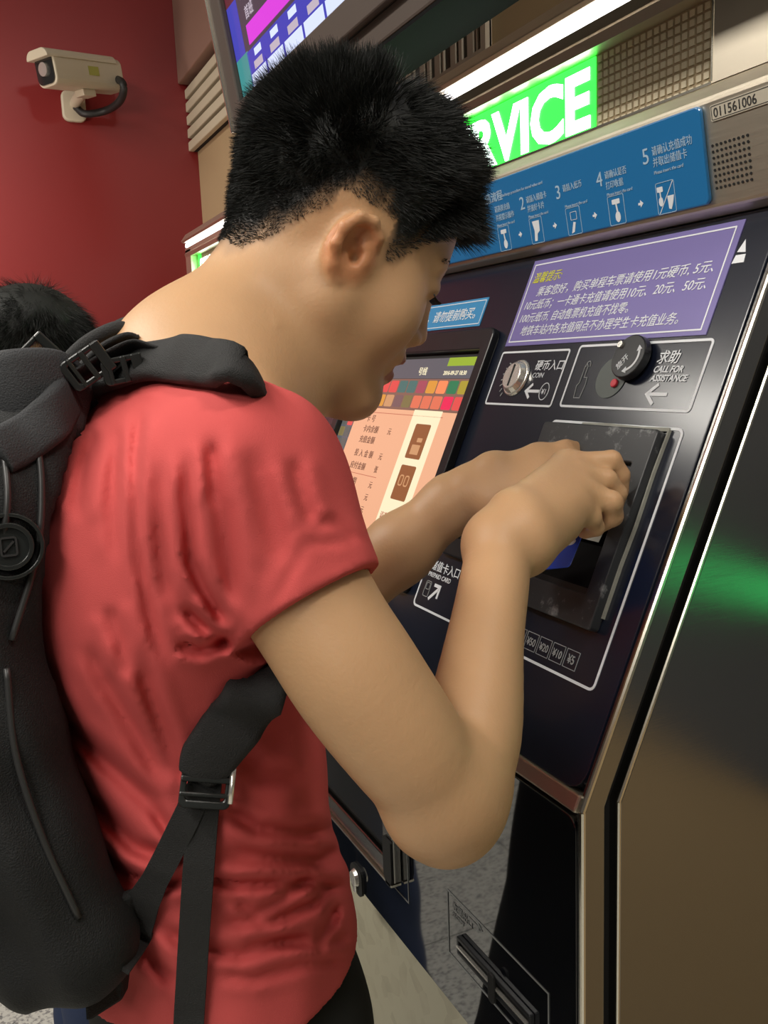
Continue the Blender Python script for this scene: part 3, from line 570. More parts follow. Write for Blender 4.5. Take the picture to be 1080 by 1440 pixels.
# ================================================================== HANGING TV
def tv():
    Yt = .5; a = onY(342, 212, Yt); X0 = a[0]; z0 = a[2]; X1 = X0+1.16
    tl = math.radians(8.7); d = np.array([-math.sin(tl), math.cos(tl)])
    M4 = Matrix(((1, 0, 0, 0), (0, d[0], -d[1], Yt), (0, d[1], d[0], z0), (0, 0, 0, 1)))   # (x, up, outward)
    K = thing('hanging_television', ((X0+X1)/2, Yt, z0), 'grey cased hanging television with a magenta and white timetable, above the head of the boy', 'television')
    H = .68
    b = BM(); poly(b, rrect(X0, 0, X1, H, .006), -.105, 0); mesh('casing', b, M['tv'], K, xf=M4, bev=.003)
    b = BM(); box(b, X0, X1, .0275, .0285, 0, .0006); mesh('casing_seam', b, M['darkgap'], K, xf=M4)
    b = BM(); box(b, X0+.004, X1-.004, -.004, .0, -.104, -.002); mesh('underside_shade_plate', b, M['flatblack'], K, xf=M4)  # added black plate, puts the shade under the casing into its colour
    b = BM(); ring(b, rrect(X0, .029, X1, H, .004), rrect(X0+.058, .066, X1-.04, H-.04, .002), 0, .012); fr = mesh('screen_bezel', b, M['tv'], K, xf=M4, bev=.003)
    b = BM(); tube(b, [(X0+.004, .03, .013), (X0+.004, H, .013)], .004, k=8); mesh('bezel_edge', b, M['edge'], fr, xf=M4)
    x0, y0, x1, y1 = X0+.058, .066, X1-.04, H-.04
    b = BM(); poly(b, [(x0, y0), (x1, y0), (x1, y1), (x0, y1)], .0003, .001); s = mesh('display', b, M['tv_dark'], K, xf=M4)
    def q4(n, a, c, e, f, m, z=.0012): bq = BM(); poly(bq, [(a, c), (e, c), (e, f), (a, f)], z, z+.0002); mesh(n, bq, m, s, xf=M4)
    q4('display_column', x0, y0, x0+.06, y0+.06, M['tv_teal']); q4('display_column', x0, y0+.06, x0+.05, y0+.14, M['tv_blue']); q4('display_column', x0, y0+.14, x0+.05, y1, M['tv_red'])
    q4('timetable_ground', x0+.055, y0, x1, y0+.058, M['tv_blue'])
    for i in range(13):
        xx = x0+.060+i*.078
        q4('timetable_cell', xx, y0+.002, xx+.070, y0+.024, M['tv_cell'], .0015)
        q4('timetable_cell', xx+.02, y0+.027, xx+.06, y0+.038, M['tv_txt'], .0015)
        q4('timetable_cell', xx+.03, y0+.044, xx+.062, y0+.054, M['tv_cell'], .0015)
    q4('magenta_bar', x0+.075, y0+.064, x1-.35, y0+.092, M['tv_mag'], .0015)
    q4('magenta_bar', x0+.075, y0+.130, x1-.45, y0+.156, M['tv_mag'], .0015)
    q4('magenta_bar', x0+.075, y0+.196, x1-.50, y0+.222, M['tv_mag'], .0015)
    for r, yy in enumerate((.100, .165, .232)):
        for i in range(9):
            text('display_text', ('首班', '末班', '广场', '大道', '公园')[(i+r) % 5], x0+.08+i*.085, y0+yy, .020, M['tv_txt'], s, M4, z=.0015)
    text('line_number', '7', x0+.045, y0+.135, .16, M['tv_white'], s, M4, z=.0025, bold=.003, shear=.35)
    q_ = M4.inverted() @ Vector(onY(397, 116, Yt-.02)); b = BM(); cyl(b, (q_.x, .040), .005, .012, .016, 12); mesh('indicator_lamp', b, M['chrome'], K, xf=M4)
    b = BM(); box(b, -1.05, -.95, .60, YW, 2.25, 2.31); mesh('wall_bracket', b, M['tv'], K)
tv()

# ================================================================== SECURITY CAMERA
def cctv():
    a = onX(105, 148, XR+.005)
    K = thing('security_camera', tuple(a), 'cream bullet security camera on a bracket with a drooping black cable, on the red wall', 'security camera')
    base = np.array(a)
    b = BM(); o = rrect(-.035, -.045, .035, .045, .02); poly(b, o, 0, .018)
    mesh('wall_plate', b, M['cctv'], K, xf=Matrix(((0, 0, 1, XR), (1, 0, 0, a[1]-.004), (0, 1, 0, a[2]-.005), (0, 0, 0, 1))), bev=.005)
    X1 = XR+.16
    j = onX(118, 122, X1)
    b = BM(); tube(b, [base+[.01, 0, 0], base+[.06, .0, .0], j-[0, 0, .01]], .016, k=12); mesh('bracket_arm', b, M['cctv'], K, smooth=True)
    top = onX(116, 112, X1); b = BM(); bmesh.ops.create_icosphere(b, subdivisions=3, radius=.028, matrix=Matrix.Translation(Vector(j))); mesh('ball_joint', b, M['cctv'], K, smooth=True)
    f = onX(64, 98, X1+.07); r = onX(160, 109, X1-.05)
    ax = (f-r)/np.linalg.norm(f-r); up = np.array([0, 0, 1.])-ax*ax[2]; up /= np.linalg.norm(up); sd = np.cross(up, ax)
    c = (f+r)/2; L = np.linalg.norm(f-r)/2
    M4 = Matrix(((sd[0], up[0], ax[0], c[0]), (sd[1], up[1], ax[1], c[1]), (sd[2], up[2], ax[2], c[2]), (0, 0, 0, 1)))
    b = BM(); poly(b, rrect(-.042, -.044, .042, .044, .022), -L, L); mesh('housing', b, M['cctv'], K, xf=M4, bev=.004)
    b = BM(); prof = rrect(-.046, -.03, .046, .050, .024); poly(b, [(x, y) for x, y in prof if y > -.0] , -L+.02, L+.022); mesh('sun_shield', b, M['cctv'], K, xf=M4, bev=.002)
    b = BM(); poly(b, rrect(-.036, -.038, .036, .038, .018), L, L+.004); ln = mesh('front_window', b, M['glassd'], K, xf=M4)
    b = BM(); cyl(b, (0, 0), .018, L+.004, L+.010, 20); mesh('lens', b, M['chrome'], ln, xf=M4)
    b = BM(); box(b, -.02, .02, -.062, -.044, -.025, .02); mesh('mount_foot', b, M['cctv'], K, xf=M4, bev=.002)
    b = BM(); box(b, .0425, .0432, -.012, .012, -.03, .006); mesh('sticker', b, mat('yellow_green_sticker', srgb(160, 160, 80), .5), K, xf=M4)
    pr = c-ax*L
    b = BM(); tube(b, [pr, onX(173, 118, X1+.04), onX(170, 140, X1), onX(150, 155, XR+.08), onX(120, 160, XR+.05), base+[.02, 0, -.01]], .011, k=10); mesh('cable', b, M['cable'], K, smooth=True)
cctv()
b = BM(); box(b, -.50, 2.6, YW-.010, YW-.001, .95, 2.0); struct('unseen_dark_panel', b, M['dwall'])  # unseen dark panel, added to darken what the steel side reflects
# unseen glowing green strip, added for the green band mirrored in the steel side
b = BM(); box(b, -.50, 1.6, YW-.016, YW-.0105, 1.165, 1.205)
tag(mesh('unseen_green_strip', b, M['gstrip'], None, bev=.002), 'unseen green strip on the wall right of the near machine, mirrored in its steel side', 'green strip')
# ================================================================== IMPLICIT SURFACES
def rc(a, b, r1, r2):
    a = np.array(a, float); b = np.array(b, float); ab = b-a; L2 = float(ab @ ab)
    def f(p):
        q = p-a; t = np.clip((q @ ab)/L2, 0, 1)
        return np.linalg.norm(q-t[:, None]*ab, axis=1)-(r1+(r2-r1)*t)
    return f, np.minimum(a-r1, b-r2), np.maximum(a+r1, b+r2)
def ell(c, r, R=None):
    c = np.array(c, float); r = np.array(r, float)
    def f(p):
        q = p-c
        if R is not None: q = q @ R
        k0 = np.linalg.norm(q/r, axis=1); k1 = np.linalg.norm(q/(r*r), axis=1)
        return k0*(k0-1)/np.maximum(k1, 1e-6)
    m = r.max() if R is not None else r
    return f, c-m, c+m
def chain(pts, rs): return [rc(pts[i], pts[i+1], rs[i], rs[i+1]) for i in range(len(pts)-1)]
def schain(pts, rs, n=5):
    q = catmull([np.r_[p, r] for p, r in zip(pts, rs)], n); return [rc(q[i][:3], q[i+1][:3], q[i][3], q[i+1][3]) for i in range(len(q)-1)]
def smin(a, b, k): h = np.maximum(k-np.abs(a-b), 0)/k; return np.minimum(a, b)-h*h*k*.25
def smax(a, b, k): return -smin(-a, -b, k)
def field(prims):                                        # prims: (prim, k[, 'sub']) blended in order
    def f(p):
        d = np.full(len(p), 1.0); pl, ph = p.min(0), p.max(0)
        for it in prims:
            (g, lo, hi), k = it[0], it[1]; m = k+.03
            if (pl > hi+m).any() or (ph < lo-m).any(): continue
            s = np.all((p > lo-m) & (p < hi+m), axis=1)
            if not s.any(): continue
            v = g(p[s])
            if len(it) > 2 and it[2] == 'sub': d[s] = smax(d[s], -v, k)
            else: d[s] = smin(d[s], v, k)
        return d
    return f
def nets(f, lo, hi, h):                                  # naive surface nets, evaluated only near the surface
    lo = np.array(lo, float); B = 8; nb = np.ceil((np.array(hi)-lo)/(h*B)).astype(int); n = nb*B+1
    ci = np.stack(np.meshgrid(*[np.arange(k) for k in nb], indexing='ij'), -1).reshape(-1, 3)
    cc = lo+(ci+.5)*h*B; d = np.concatenate([f(q) for q in np.array_split(cc, max(1, len(cc)//4000))])
    R = h*B*.87*1.25+.006
    act = ci[np.abs(d) < R]
    D = np.full(n, 1.0, np.float32); far = ci[d <= -R]
    for c in far: D[c[0]*B:c[0]*B+B+1, c[1]*B:c[1]*B+B+1, c[2]*B:c[2]*B+B+1] = -1
    loc = np.stack(np.meshgrid(*[np.arange(B+1)]*3, indexing='ij'), -1).reshape(-1, 3)
    for part in np.array_split(act, max(1, len(act)//40)):
        if not len(part): continue
        idx = (part[:, None, :]*B+loc[None]).reshape(-1, 3); v = f(lo+idx*h)
        D[idx[:, 0], idx[:, 1], idx[:, 2]] = v
    Sg = D < 0
    c8 = [(i, j, k) for i in (0, 1) for j in (0, 1) for k in (0, 1)]
    sh = tuple(n-1); cnt = np.zeros(sh, np.int8)
    for i, j, k in c8: cnt += Sg[i:n[0]-1+i, j:n[1]-1+j, k:n[2]-1+k]
    cells = np.argwhere((cnt > 0) & (cnt < 8)); vid = np.full(sh, -1, np.int32); vid[cells[:, 0], cells[:, 1], cells[:, 2]] = np.arange(len(cells))
    pos = np.zeros((len(cells), 3)); w = np.zeros(len(cells))
    cv = {c: D[cells[:, 0]+c[0], cells[:, 1]+c[1], cells[:, 2]+c[2]] for c in c8}
    for a in c8:
        for ax in range(3):
            if a[ax] == 0:
                b_ = list(a); b_[ax] = 1; b_ = tuple(b_); da, db = cv[a], cv[b_]; m = (da < 0) != (db < 0)
                t = np.where(m, da/np.where(m, da-db, 1), 0); q = np.tile(np.array(a, float), (len(cells), 1)); q[:, ax] += t
                pos[m] += q[m]; w[m] += 1
    V = lo+(cells+pos/w[:, None])*h; Q = []
    for ax in range(3):
        u, v_ = (ax+1) % 3, (ax+2) % 3; sl = [slice(None)]*3; sl2 = [slice(None)]*3; sl[ax] = slice(0, n[ax]-1); sl2[ax] = slice(1, n[ax])
        E = np.argwhere(Sg[tuple(sl)] != Sg[tuple(sl2)]); E = E[(E[:, u] > 0) & (E[:, v_] > 0) & (E[:, u] < n[u]-1) & (E[:, v_] < n[v_]-1)]
        s0 = Sg[E[:, 0], E[:, 1], E[:, 2]]; o = []
        for du, dv in ((-1, -1), (0, -1), (0, 0), (-1, 0)):
            c = E.copy(); c[:, u] += du; c[:, v_] += dv; o.append(vid[c[:, 0], c[:, 1], c[:, 2]])
        q = np.stack(o, 1); q[~s0] = q[~s0][:, ::-1]; Q.append(q)
    return V, np.concatenate(Q)
def np_mesh(name, V, Q, m, parent, smooth=True):
    me = bpy.data.meshes.new(name); k = Q.shape[1]
    me.vertices.add(len(V)); me.vertices.foreach_set('co', V.astype(np.float32).ravel())
    me.loops.add(Q.size); me.loops.foreach_set('vertex_index', Q.astype(np.int32).ravel())
    me.polygons.add(len(Q)); me.polygons.foreach_set('loop_start', np.arange(0, Q.size, k, dtype=np.int32)); me.polygons.foreach_set('loop_total', np.full(len(Q), k, np.int32))
    if smooth: me.polygons.foreach_set('use_smooth', np.ones(len(Q), bool))
    me.update(calc_edges=True); me.materials.append(m)
    o = bpy.data.objects.new(name, me); return link(o, parent)
def relax(V, Q, it=2, lam=.5):
    for _ in range(it):
        A = np.zeros_like(V); W = np.zeros(len(V))
        for a, b_ in ((0, 1), (1, 2), (2, 3), (3, 0)):
            np.add.at(A, Q[:, a], V[Q[:, b_]]); np.add.at(A, Q[:, b_], V[Q[:, a]]); np.add.at(W, Q[:, a], 1); np.add.at(W, Q[:, b_], 1)
        V = V+lam*(A/np.maximum(W, 1)[:, None]-V)
    return V
def vnormals(V, Q):
    n = np.cross(V[Q[:, 2]]-V[Q[:, 0]], V[Q[:, 3]]-V[Q[:, 1]]); N = np.zeros_like(V)
    for k in range(4): np.add.at(N, Q[:, k], n)
    return N/np.maximum(np.linalg.norm(N, axis=1), 1e-12)[:, None]

# ================================================================== HEAD (local cm: x = his right, y = face, z = up; origin between the ears)
class Head:
    def __init__(s, ear_px, ear_d, yaw, pitch, roll=0, scale=.01, ear_local=(7.3, 0, 0), origin=None):
        cy, sy = math.cos(yaw), math.sin(yaw); X = np.array([cy, sy, 0]); Fh = np.array([-sy, cy, 0]); Z = np.array([0, 0, 1.])
        f = Fh*math.cos(pitch)-Z*math.sin(pitch); u = Fh*math.sin(pitch)+Z*math.cos(pitch)
        X2 = X*math.cos(roll)-u*math.sin(roll); u = X*math.sin(roll)+u*math.cos(roll); X = X2
        s.R = np.array([X, f, u]).T*scale; s.sc = scale; s.Ri = np.linalg.inv(s.R)
        s.o = (P(*ear_px, ear_d)-s.R @ np.array(ear_local, float)) if origin is None else np.array(origin)
        s.rot = s.R/scale
    def w(s, *p): return s.o+s.R @ np.array(p, float)
    def loc(s, p): return (p-s.o) @ s.Ri.T
    def rc(s, a, b, r1, r2): return rc(s.w(*a), s.w(*b), r1*s.sc, r2*s.sc)
    def ell(s, c, r): return ell(s.w(*c), np.array(r)*s.sc, s.rot)
def skull(h):
    c = h.sc; L = [(h.ell((0, -.5, 5.0), (7.5, 9.2, 8.4)), .03*1), (h.ell((0, 3.7, -.9), (5.9, 4.8, 7.3)), .03)]
    for s in (-1, 1):
        L += [(h.rc((5.3*s, .8, -3.6), (2.2*s, 6.4, -8.9), 1.9, 1.9), .03), (h.rc((5.6*s, .6, .5), (5.3*s, .9, -4.0), 1.6, 1.8), .02), (h.ell((4.3*s, 5.6, -2.2), (2.2, 2.2, 2.6)), .03)]
    L += [(h.ell((0, 6.7, -8.8), (2.3, 2.0, 1.9)), .025)]
    return L
def face(h):
    L = skull(h)
    L += [(h.rc((-3.6, 7.2, 3.4), (3.6, 7.2, 3.4), .95, .95), .014)]
    for s in (-1, 1): L += [(h.ell((3.3*s, 9.5, 1.9), (1.9, 1.3, 1.3)), .014, 'sub'), (h.ell((3.15*s, 7.45, 1.75), (1.35, 1.25, 1.1)), .006)]
    L += [(h.rc((0, 8.1, 2.4), (0, 9.2, -1.5), .75, .95), .010), (h.ell((0, 9.4, -1.9), (1.05, .95, .85)), .006)]
    for s in (-1, 1): L += [(h.ell((1.35*s, 8.8, -2.4), (.75, .95, .75)), .006), (h.ell((.75*s, 9.2, -3.1), (.35, .5, .35)), .003, 'sub')]
    L += [(h.rc((-1.6, 8.0, -4.5), (1.6, 8.0, -4.5), 1.0, 1.0), .012), (h.rc((-1.9, 8.3, -4.4), (0, 8.95, -4.3), .45, .62), .005), (h.rc((1.9, 8.3, -4.4), (0, 8.95, -4.3), .45, .62), .005),
          (h.rc((-1.6, 7.9, -5.8), (0, 8.5, -6.05), .5, .72), .006), (h.rc((1.6, 7.9, -5.8), (0, 8.5, -6.05), .5, .72), .006),
          (h.rc((-1.9, 8.4, -5.15), (1.9, 8.4, -5.15), .32, .32), .003, 'sub'), (h.ell((0, 9.0, -5.15), (1.6, 1.0, .42)), .003, 'sub')]
    for s in (-1, 1):
        E = lambda *p: (p[0]*s, p[1], p[2])
        L += [(h.ell(E(7.0, .9, .0), (.8, 1.0, 1.6)), .01), (h.ell(E(7.5, -.4, .6), (.55, 1.6, 2.4)), .006)]
        es = lambda q: (7.3+(q[0]-7.3)*.9, .15+q[1]*.78, .35+(q[2]-.35)*.86)
        hx = [(7.15, 1.6, .8), (7.6, 1.75, 2.5), (8.1, .5, 3.35), (8.6, -1.0, 3.0), (8.9, -1.9, 1.6), (8.7, -1.9, 0), (8.0, -1.1, -1.5), (7.4, -.1, -2.4)]
        hx = [es(q) for q in hx]
        rr = [.3, .38, .44, .46, .44, .42, .44, .52]
        L += [(h.rc(E(*hx[i]), E(*hx[i+1]), rr[i], rr[i+1]), .004) for i in range(7)]
        L += [(h.ell(E(8.2, .0, 1.0), (.7, .68, 1.1)), .003, 'sub'), (h.ell(E(7.9, .55, .1), (.9, .55, .7)), .003, 'sub'), (h.ell(E(7.5, 1.3, .1), (.45, .4, .6)), .003)]
    return L
def hairline(l):                                         # >0 inside the hair, in cm above the hairline
    ax = np.abs(l[:, 0]); y = l[:, 1]; z = l[:, 2]
    zl = np.interp(y, [-10, -8.7, -7.2, -5.6, -3.5, -1.8, .7, 2.0, 2.8, 3.8, 5.4, 6.8, 8.3, 10], [-4.4, -3.6, -2.7, -1.0, 2.4, 4.1, 4.3, 2.6, 1.6, 2.4, 4.6, 6.2, 7.4, 7.8])
    zl = np.where(y < -5, zl+np.clip((2.5-ax)*-.15, -.6, 0), zl)
    return z-zl

# ================================================================== THE BOY
boy = thing('person', (-.70, .14, 0), 'person in a red t-shirt leaning to the near machine, both hands at its banknote slot', 'person')
H = Head((489, 358), .675, math.radians(-11), math.radians(30), math.radians(3))
sk = lambda *a: P(*a)
prims = face(H)
neckb = P(285, 545, .70)
prims += [(rc(H.w(0, -3.0, -2.0), neckb, .054, .056), .035), (rc(H.w(0, 2.5, -5.5), P(352, 570, .70), .042, .045), .03),
          (rc(neckb, P(250, 640, .72), .058, .085), .05)]
C1 = np.array([-.70, .128, 1.30])
tors = [ell(C1, (.165, .095, .13)), ell((-.70, .145, 1.12), (.145, .092, .20)), ell((-.70, .155, .94), (.150, .098, .14))]
shR = P(342, 680, .565); shL = np.array([-.875, .165, 1.37])
elR = P(626, 1122, .56); wrR = P(702, 765, .700)
elL = P(452, 868, .93); wrL = P(668, 692, .915)
prims += [(t, .05) for t in tors]+[(rc(neckb, shR, .052, .052), .05), (rc(neckb, shL, .05, .05), .05)]
armR = schain([shR, P(440, 855, .548), P(507, 960, .542), P(578, 1058, .545), elR], [.050, .0405, .0395, .0360, .0315])
prims += [(a, .003) for a in armR]
prims += [(rc(P(615, 1142, .555), P(628, 1155, .56), .027, .025), .02)]
foreR = schain([elR, P(662, 1030, .59), P(682, 900, .635), P(695, 820, .672), wrR], [.0345, .033, .027, .0255, .0245])
prims += [(a, .016 if i_ < 2 else .003) for i_, a in enumerate(foreR)]
prims += [(rc(shL, elL, .048, .036), .03)]+[(a, .02) for a in chain([elL, P(562, 772, .925), P(635, 708, .92), wrL], [.036, .034, .0275, .0255])]
def finger(pts, rs, k=.006): return [(a, k if i else .009) for i, a in enumerate(chain(pts, rs))]
# right hand
mcR = [P(796, 654, .795), P(812, 672, .782), P(818, 694, .768), P(806, 716, .752)]
base = [P(722, 722, .712), P(730, 738, .705), P(738, 752, .700), P(742, 768, .700)]
for a, b_ in zip(base, mcR): prims += [(rc(wrR, a, .022, .0175), .014), (rc(a, b_, .0175, .0135), .014)]
prims += [(rc(P(735, 775, .712), P(788, 742, .745), .0165, .013), .016), (rc(P(735, 730, .735), P(775, 715, .775), .018, .014), .014)]
prims += [(ell(P(728, 745, .694), (.009, .009, .009)), .012)]
prims += finger([mcR[0], P(860, 647, .795), P(873, 668, .800), P(873, 692, .806)], [.0115, .0088, .0080, .0072], .003)
prims += finger([mcR[1], P(854, 674, .782), P(869, 694, .788), P(866, 710, .796)], [.0115, .0088, .0080, .0072], .003)
prims += finger([mcR[2], P(860, 706, .766), P(862, 726, .776), P(840, 740, .786)], [.0122, .0098, .0088, .0076], .003)
prims += finger([mcR[3], P(832, 728, .757), P(838, 742, .768), P(822, 748, .778)], [.0110, .0082, .0074, .0066], .003)
prims += finger([P(745, 728, .745), P(790, 722, .800), P(828, 718, .818), P(852, 712, .822)], [.015, .0115, .0100, .0085])
# left hand
mcL = [P(756, 641, .905), P(766, 655, .895), P(768, 672, .888), P(760, 690, .882)]
baL = [P(690, 668, .915), P(692, 680, .908), P(694, 694, .903), P(694, 708, .900)]
for a, b_ in zip(baL, mcL): prims += [(rc(wrL, a, .023, .018), .014), (rc(a, b_, .0175, .0125), .014)]
prims += [(ell(P(694, 655, .905), (.011, .011, .011)), .018)]
prims += finger([mcL[0], P(796, 632, .898), P(812, 634, .902), P(820, 646, .905)], [.0115, .0092, .0082, .0072])
prims += finger([mcL[1], P(806, 648, .888), P(824, 656, .893), P(828, 668, .898)], [.0115, .0092, .0082, .0072])
prims += finger([mcL[2], P(806, 666, .882), P(822, 676, .888), P(822, 688, .894)], [.0115, .0090, .0080, .0072])
prims += finger([mcL[3], P(794, 688, .878), P(808, 698, .884), P(806, 708, .890)], [.0105, .0082, .0074, .0066])
prims += finger([P(700, 705, .925), P(745, 700, .945), P(778, 690, .945), P(800, 684, .940)], [.015, .0115, .0100, .0085])
# legs (inside the trousers)
LEGS = [((-.62, .155, .90), (-.62, .17, .50), (-.62, .13, .09)), ((-.85, .20, .90), (-.905, .27, .50), (-.93, .20, .09))]
for hp_, kn_, an_ in LEGS:
    prims += [(rc(hp_, kn_, .075, .052), .04), (rc(kn_, an_, .052, .038), .02), (rc((an_[0], an_[1], .06), (an_[0], an_[1]+.11, .04), .035, .028), .02)]
fb = field(prims)
def boost(f, lo, hi): return nets(f, lo, hi, .003)
V, Q = nets(fb, (-1.06, .0, .0), (-.42, .60, 1.76), .0025)
V = relax(V, Q, 1, .35)
body = np_mesh('body', V, Q, M['skin'], boy)
# skin tint: cropped hair colour on the scalp, darker lips and knuckles
l = H.loc(V); hm = hairline(l)
base_c = np.array([.55, .325, .17]); tint = np.tile(base_c, (len(V), 1))
inhead = (l[:, 2] > -7) & (np.abs(l[:, 0]) < 8) & (l[:, 1] < 9.5)
isear = (np.abs(l[:, 0]) > 6.9) & (l[:, 2] < 4.2) & (l[:, 2] > -3) & (l[:, 1] < 2.2) & (l[:, 1] > -2.6)
jit = .6*np.sin(l[:, 1]*2.1+l[:, 0])+.4*np.sin(l[:, 1]*5.3)
k = np.clip((hm+1.2+jit*.5)/3.2, 0, 1)*inhead*(~isear); tint = tint*(1-k[:, None])+np.array([.018, .016, .014])*k[:, None]
lipm = (np.abs(l[:, 0]) < 2.2) & (l[:, 1] > 8.0) & (l[:, 2] < -4.0) & (l[:, 2] > -6.6) & (l[:, 1] < 11.5); tint[lipm] = (.36, .13, .085)
de = np.linalg.norm(l-np.array([8.0*1.0, .1, .4]), axis=1); ke = (np.clip((3.0-de)/1.0, 0, 1)*np.clip((np.abs(l[:, 0])-7.0)/.6, 0, 1))[:, None]; tint = tint*(1-ke)+base_c*np.array([1.05, .80, .72])*ke
ca = body.data.color_attributes.new('tint', 'FLOAT_COLOR', 'POINT'); ca.data.foreach_set('color', np.c_[tint, np.ones(len(V))].astype(np.float32).ravel())
BODY = (V, Q)
# teeth, brow, lashes
b = BM(); pts = [H.w(x, 8.5-.06*x*x, -4.95) for x in np.linspace(-1.3, 1.3, 6)]; tube(b, pts, .0024, 3, 8); mesh('teeth', b, mat('teeth', G(.6), .3), boy, smooth=True)
for s in (-1, 1):
    b = BM()
    for i in range(60):
        t = random.random(); p0 = np.array(H.w(s*(1.6+3.3*t), 8.45-1.2*t*t, 3.5+.5*math.sin(t*2.6)+random.uniform(-.22, .22))); d = H.R @ np.array([s*1.0, .1-.2*t, .35-.5*t]); tube(b, [p0, p0+d*.75], .00028, 2, 3)
    mesh('eyebrow', b, M['lash'], boy)
    b = BM()
    for i in range(40):
        t = i/39; p0 = np.array(H.w(s*(2.0+2.4*t), 8.55-.9*abs(t-.45)**1.6, 1.25-.15*abs(t-.5))); d = H.R @ np.array([s*(t-.4)*.6, .8, -.45]); tube(b, [p0-d*.12, p0+d*.5, p0+d*.9+H.R @ np.array([0, 0, .12])], .00022, 2, 3)
    tube(b, [H.w(s*(2.0+2.4*t), 8.50-.9*abs(t-.45)**1.6, 1.28-.15*abs(t-.5)) for t in np.linspace(0, 1, 6)], .0007, 3, 6)
    mesh('eyelashes', b, M['lash'], boy)

def make_hair(h, verts, quads, parent, n, lmax, seed, spiky=True, fade=True):
    r = np.random.default_rng(seed)
    fs = field(skull(h))
    def thick(l):
        m = hairline(l); t = np.clip((m-1.0)/5.5, 0, 1); t = t*t*(3-2*t)
        top = np.clip((l[:, 2]-2)/8, 0, 1)
        return np.where(m > 0, -.15+(lmax*.42)*t*(.35+.65*top), -.6)
    def fh(p):
        l = h.loc(p); return fs(p)-thick(l)*h.sc*1.0
    lo = h.o-.15; hi = h.o+.16
    cv, cq = nets(fh, lo, hi, .004)
    # keep only the shell above the hairline
    l = h.loc(cv); m = hairline(l) > .2; keep = m[cq].all(1); cq = cq[keep]; used = np.unique(cq); mp = -np.ones(len(cv), int); mp[used] = np.arange(len(used)); cv = cv[used]; cq = mp[cq]
    cap = np_mesh('hair', cv, cq, M['hair'], parent)
    # strands rooted on the scalp
    l = h.loc(verts); hmv = hairline(l); ok = (hmv > -.6) & (l[:, 2] > -7) & (np.abs(l[:, 0]) < 7.9) & (np.linalg.norm(l-[0, -.4, 4], axis=1) < 11)
    ear = (np.abs(l[:, 0]) > 6.9) & (l[:, 2] < 4.0) & (l[:, 1] < 2.4) & (l[:, 1] > -2.8); ok &= ~ear
    qs = quads[ok[quads].all(1)]; N = vnormals(verts, quads)
    pick = qs[r.integers(0, len(qs), n)]; wts = r.dirichlet(np.ones(4), n)
    root = (verts[pick]*wts[..., None]).sum(1); nn = (N[pick]*wts[..., None]).sum(1); nn /= np.linalg.norm(nn, axis=1)[:, None]
    l = h.loc(root); m = hairline(l); nl = nn @ h.rot
    t = np.clip(m/7.5, 0, 1); top = np.clip((l[:, 2]-3.5)/6, 0, 1); frontal = np.clip((l[:, 1]-4)/4, 0, 1)
    L = (.35+(lmax-.35)*np.maximum(t*t*(3-2*t)*(.3+.7*top), frontal*np.clip(m+.5, 0, 1)*.95))*r.uniform(.75, 1.15, n) if fade else lmax*r.uniform(.7, 1.1, n)
    comb = np.stack([l[:, 0]*.0, .55+.5*top, -.15+.3*top-.9*frontal*(1-top)], 1); 
    back = (l[:, 1] < -2)[:, None]; comb = np.where(back, np.array([0, -.1, .05])-np.stack([0*t, 0*t, .7*(1-top)], 1), comb)
    if not spiky: comb = np.stack([l[:, 0]*.12, l[:, 1]*.12, -1.1+0*t], 1)
    cl = np.sin(l*1.7+3*np.sin(l[:, [1, 2, 0]]*1.1))*.28
    d = nl*.9+comb*.6+cl+r.normal(0, .16, (n, 3)); d /= np.linalg.norm(d, axis=1)[:, None]
    d2 = d+comb*.35+np.array([0, 0, -.12])+r.normal(0, .08, (n, 3)); d2 /= np.linalg.norm(d2, axis=1)[:, None]
    p0 = l-nl*.05; p1 = p0+d*L[:, None]*.5; p2 = p1+d2*L[:, None]*.5
    sd = np.cross(d, r.normal(0, 1, (n, 3))); sd /= np.linalg.norm(sd, axis=1)[:, None]
    wd = (.034*np.clip(L/1.2, .6, 1.2))[:, None]
    A = np.stack([p0-sd*wd, p0+sd*wd, p1+sd*wd*.8, p1-sd*wd*.8, p2+sd*wd*.15, p2-sd*wd*.15], 1).reshape(-1, 3) @ h.R.T+h.o
    i0 = np.arange(n)[:, None]*6
    Qs = np.concatenate([i0+[0, 1, 2, 3], i0+[3, 2, 4, 5]])
    o = np_mesh('hair_strands', A, Qs, M['hair'], cap, smooth=False); o['kind'] = 'stuff'
    return cap
make_hair(H, V, Q, boy, 70000, 3.6, 3)

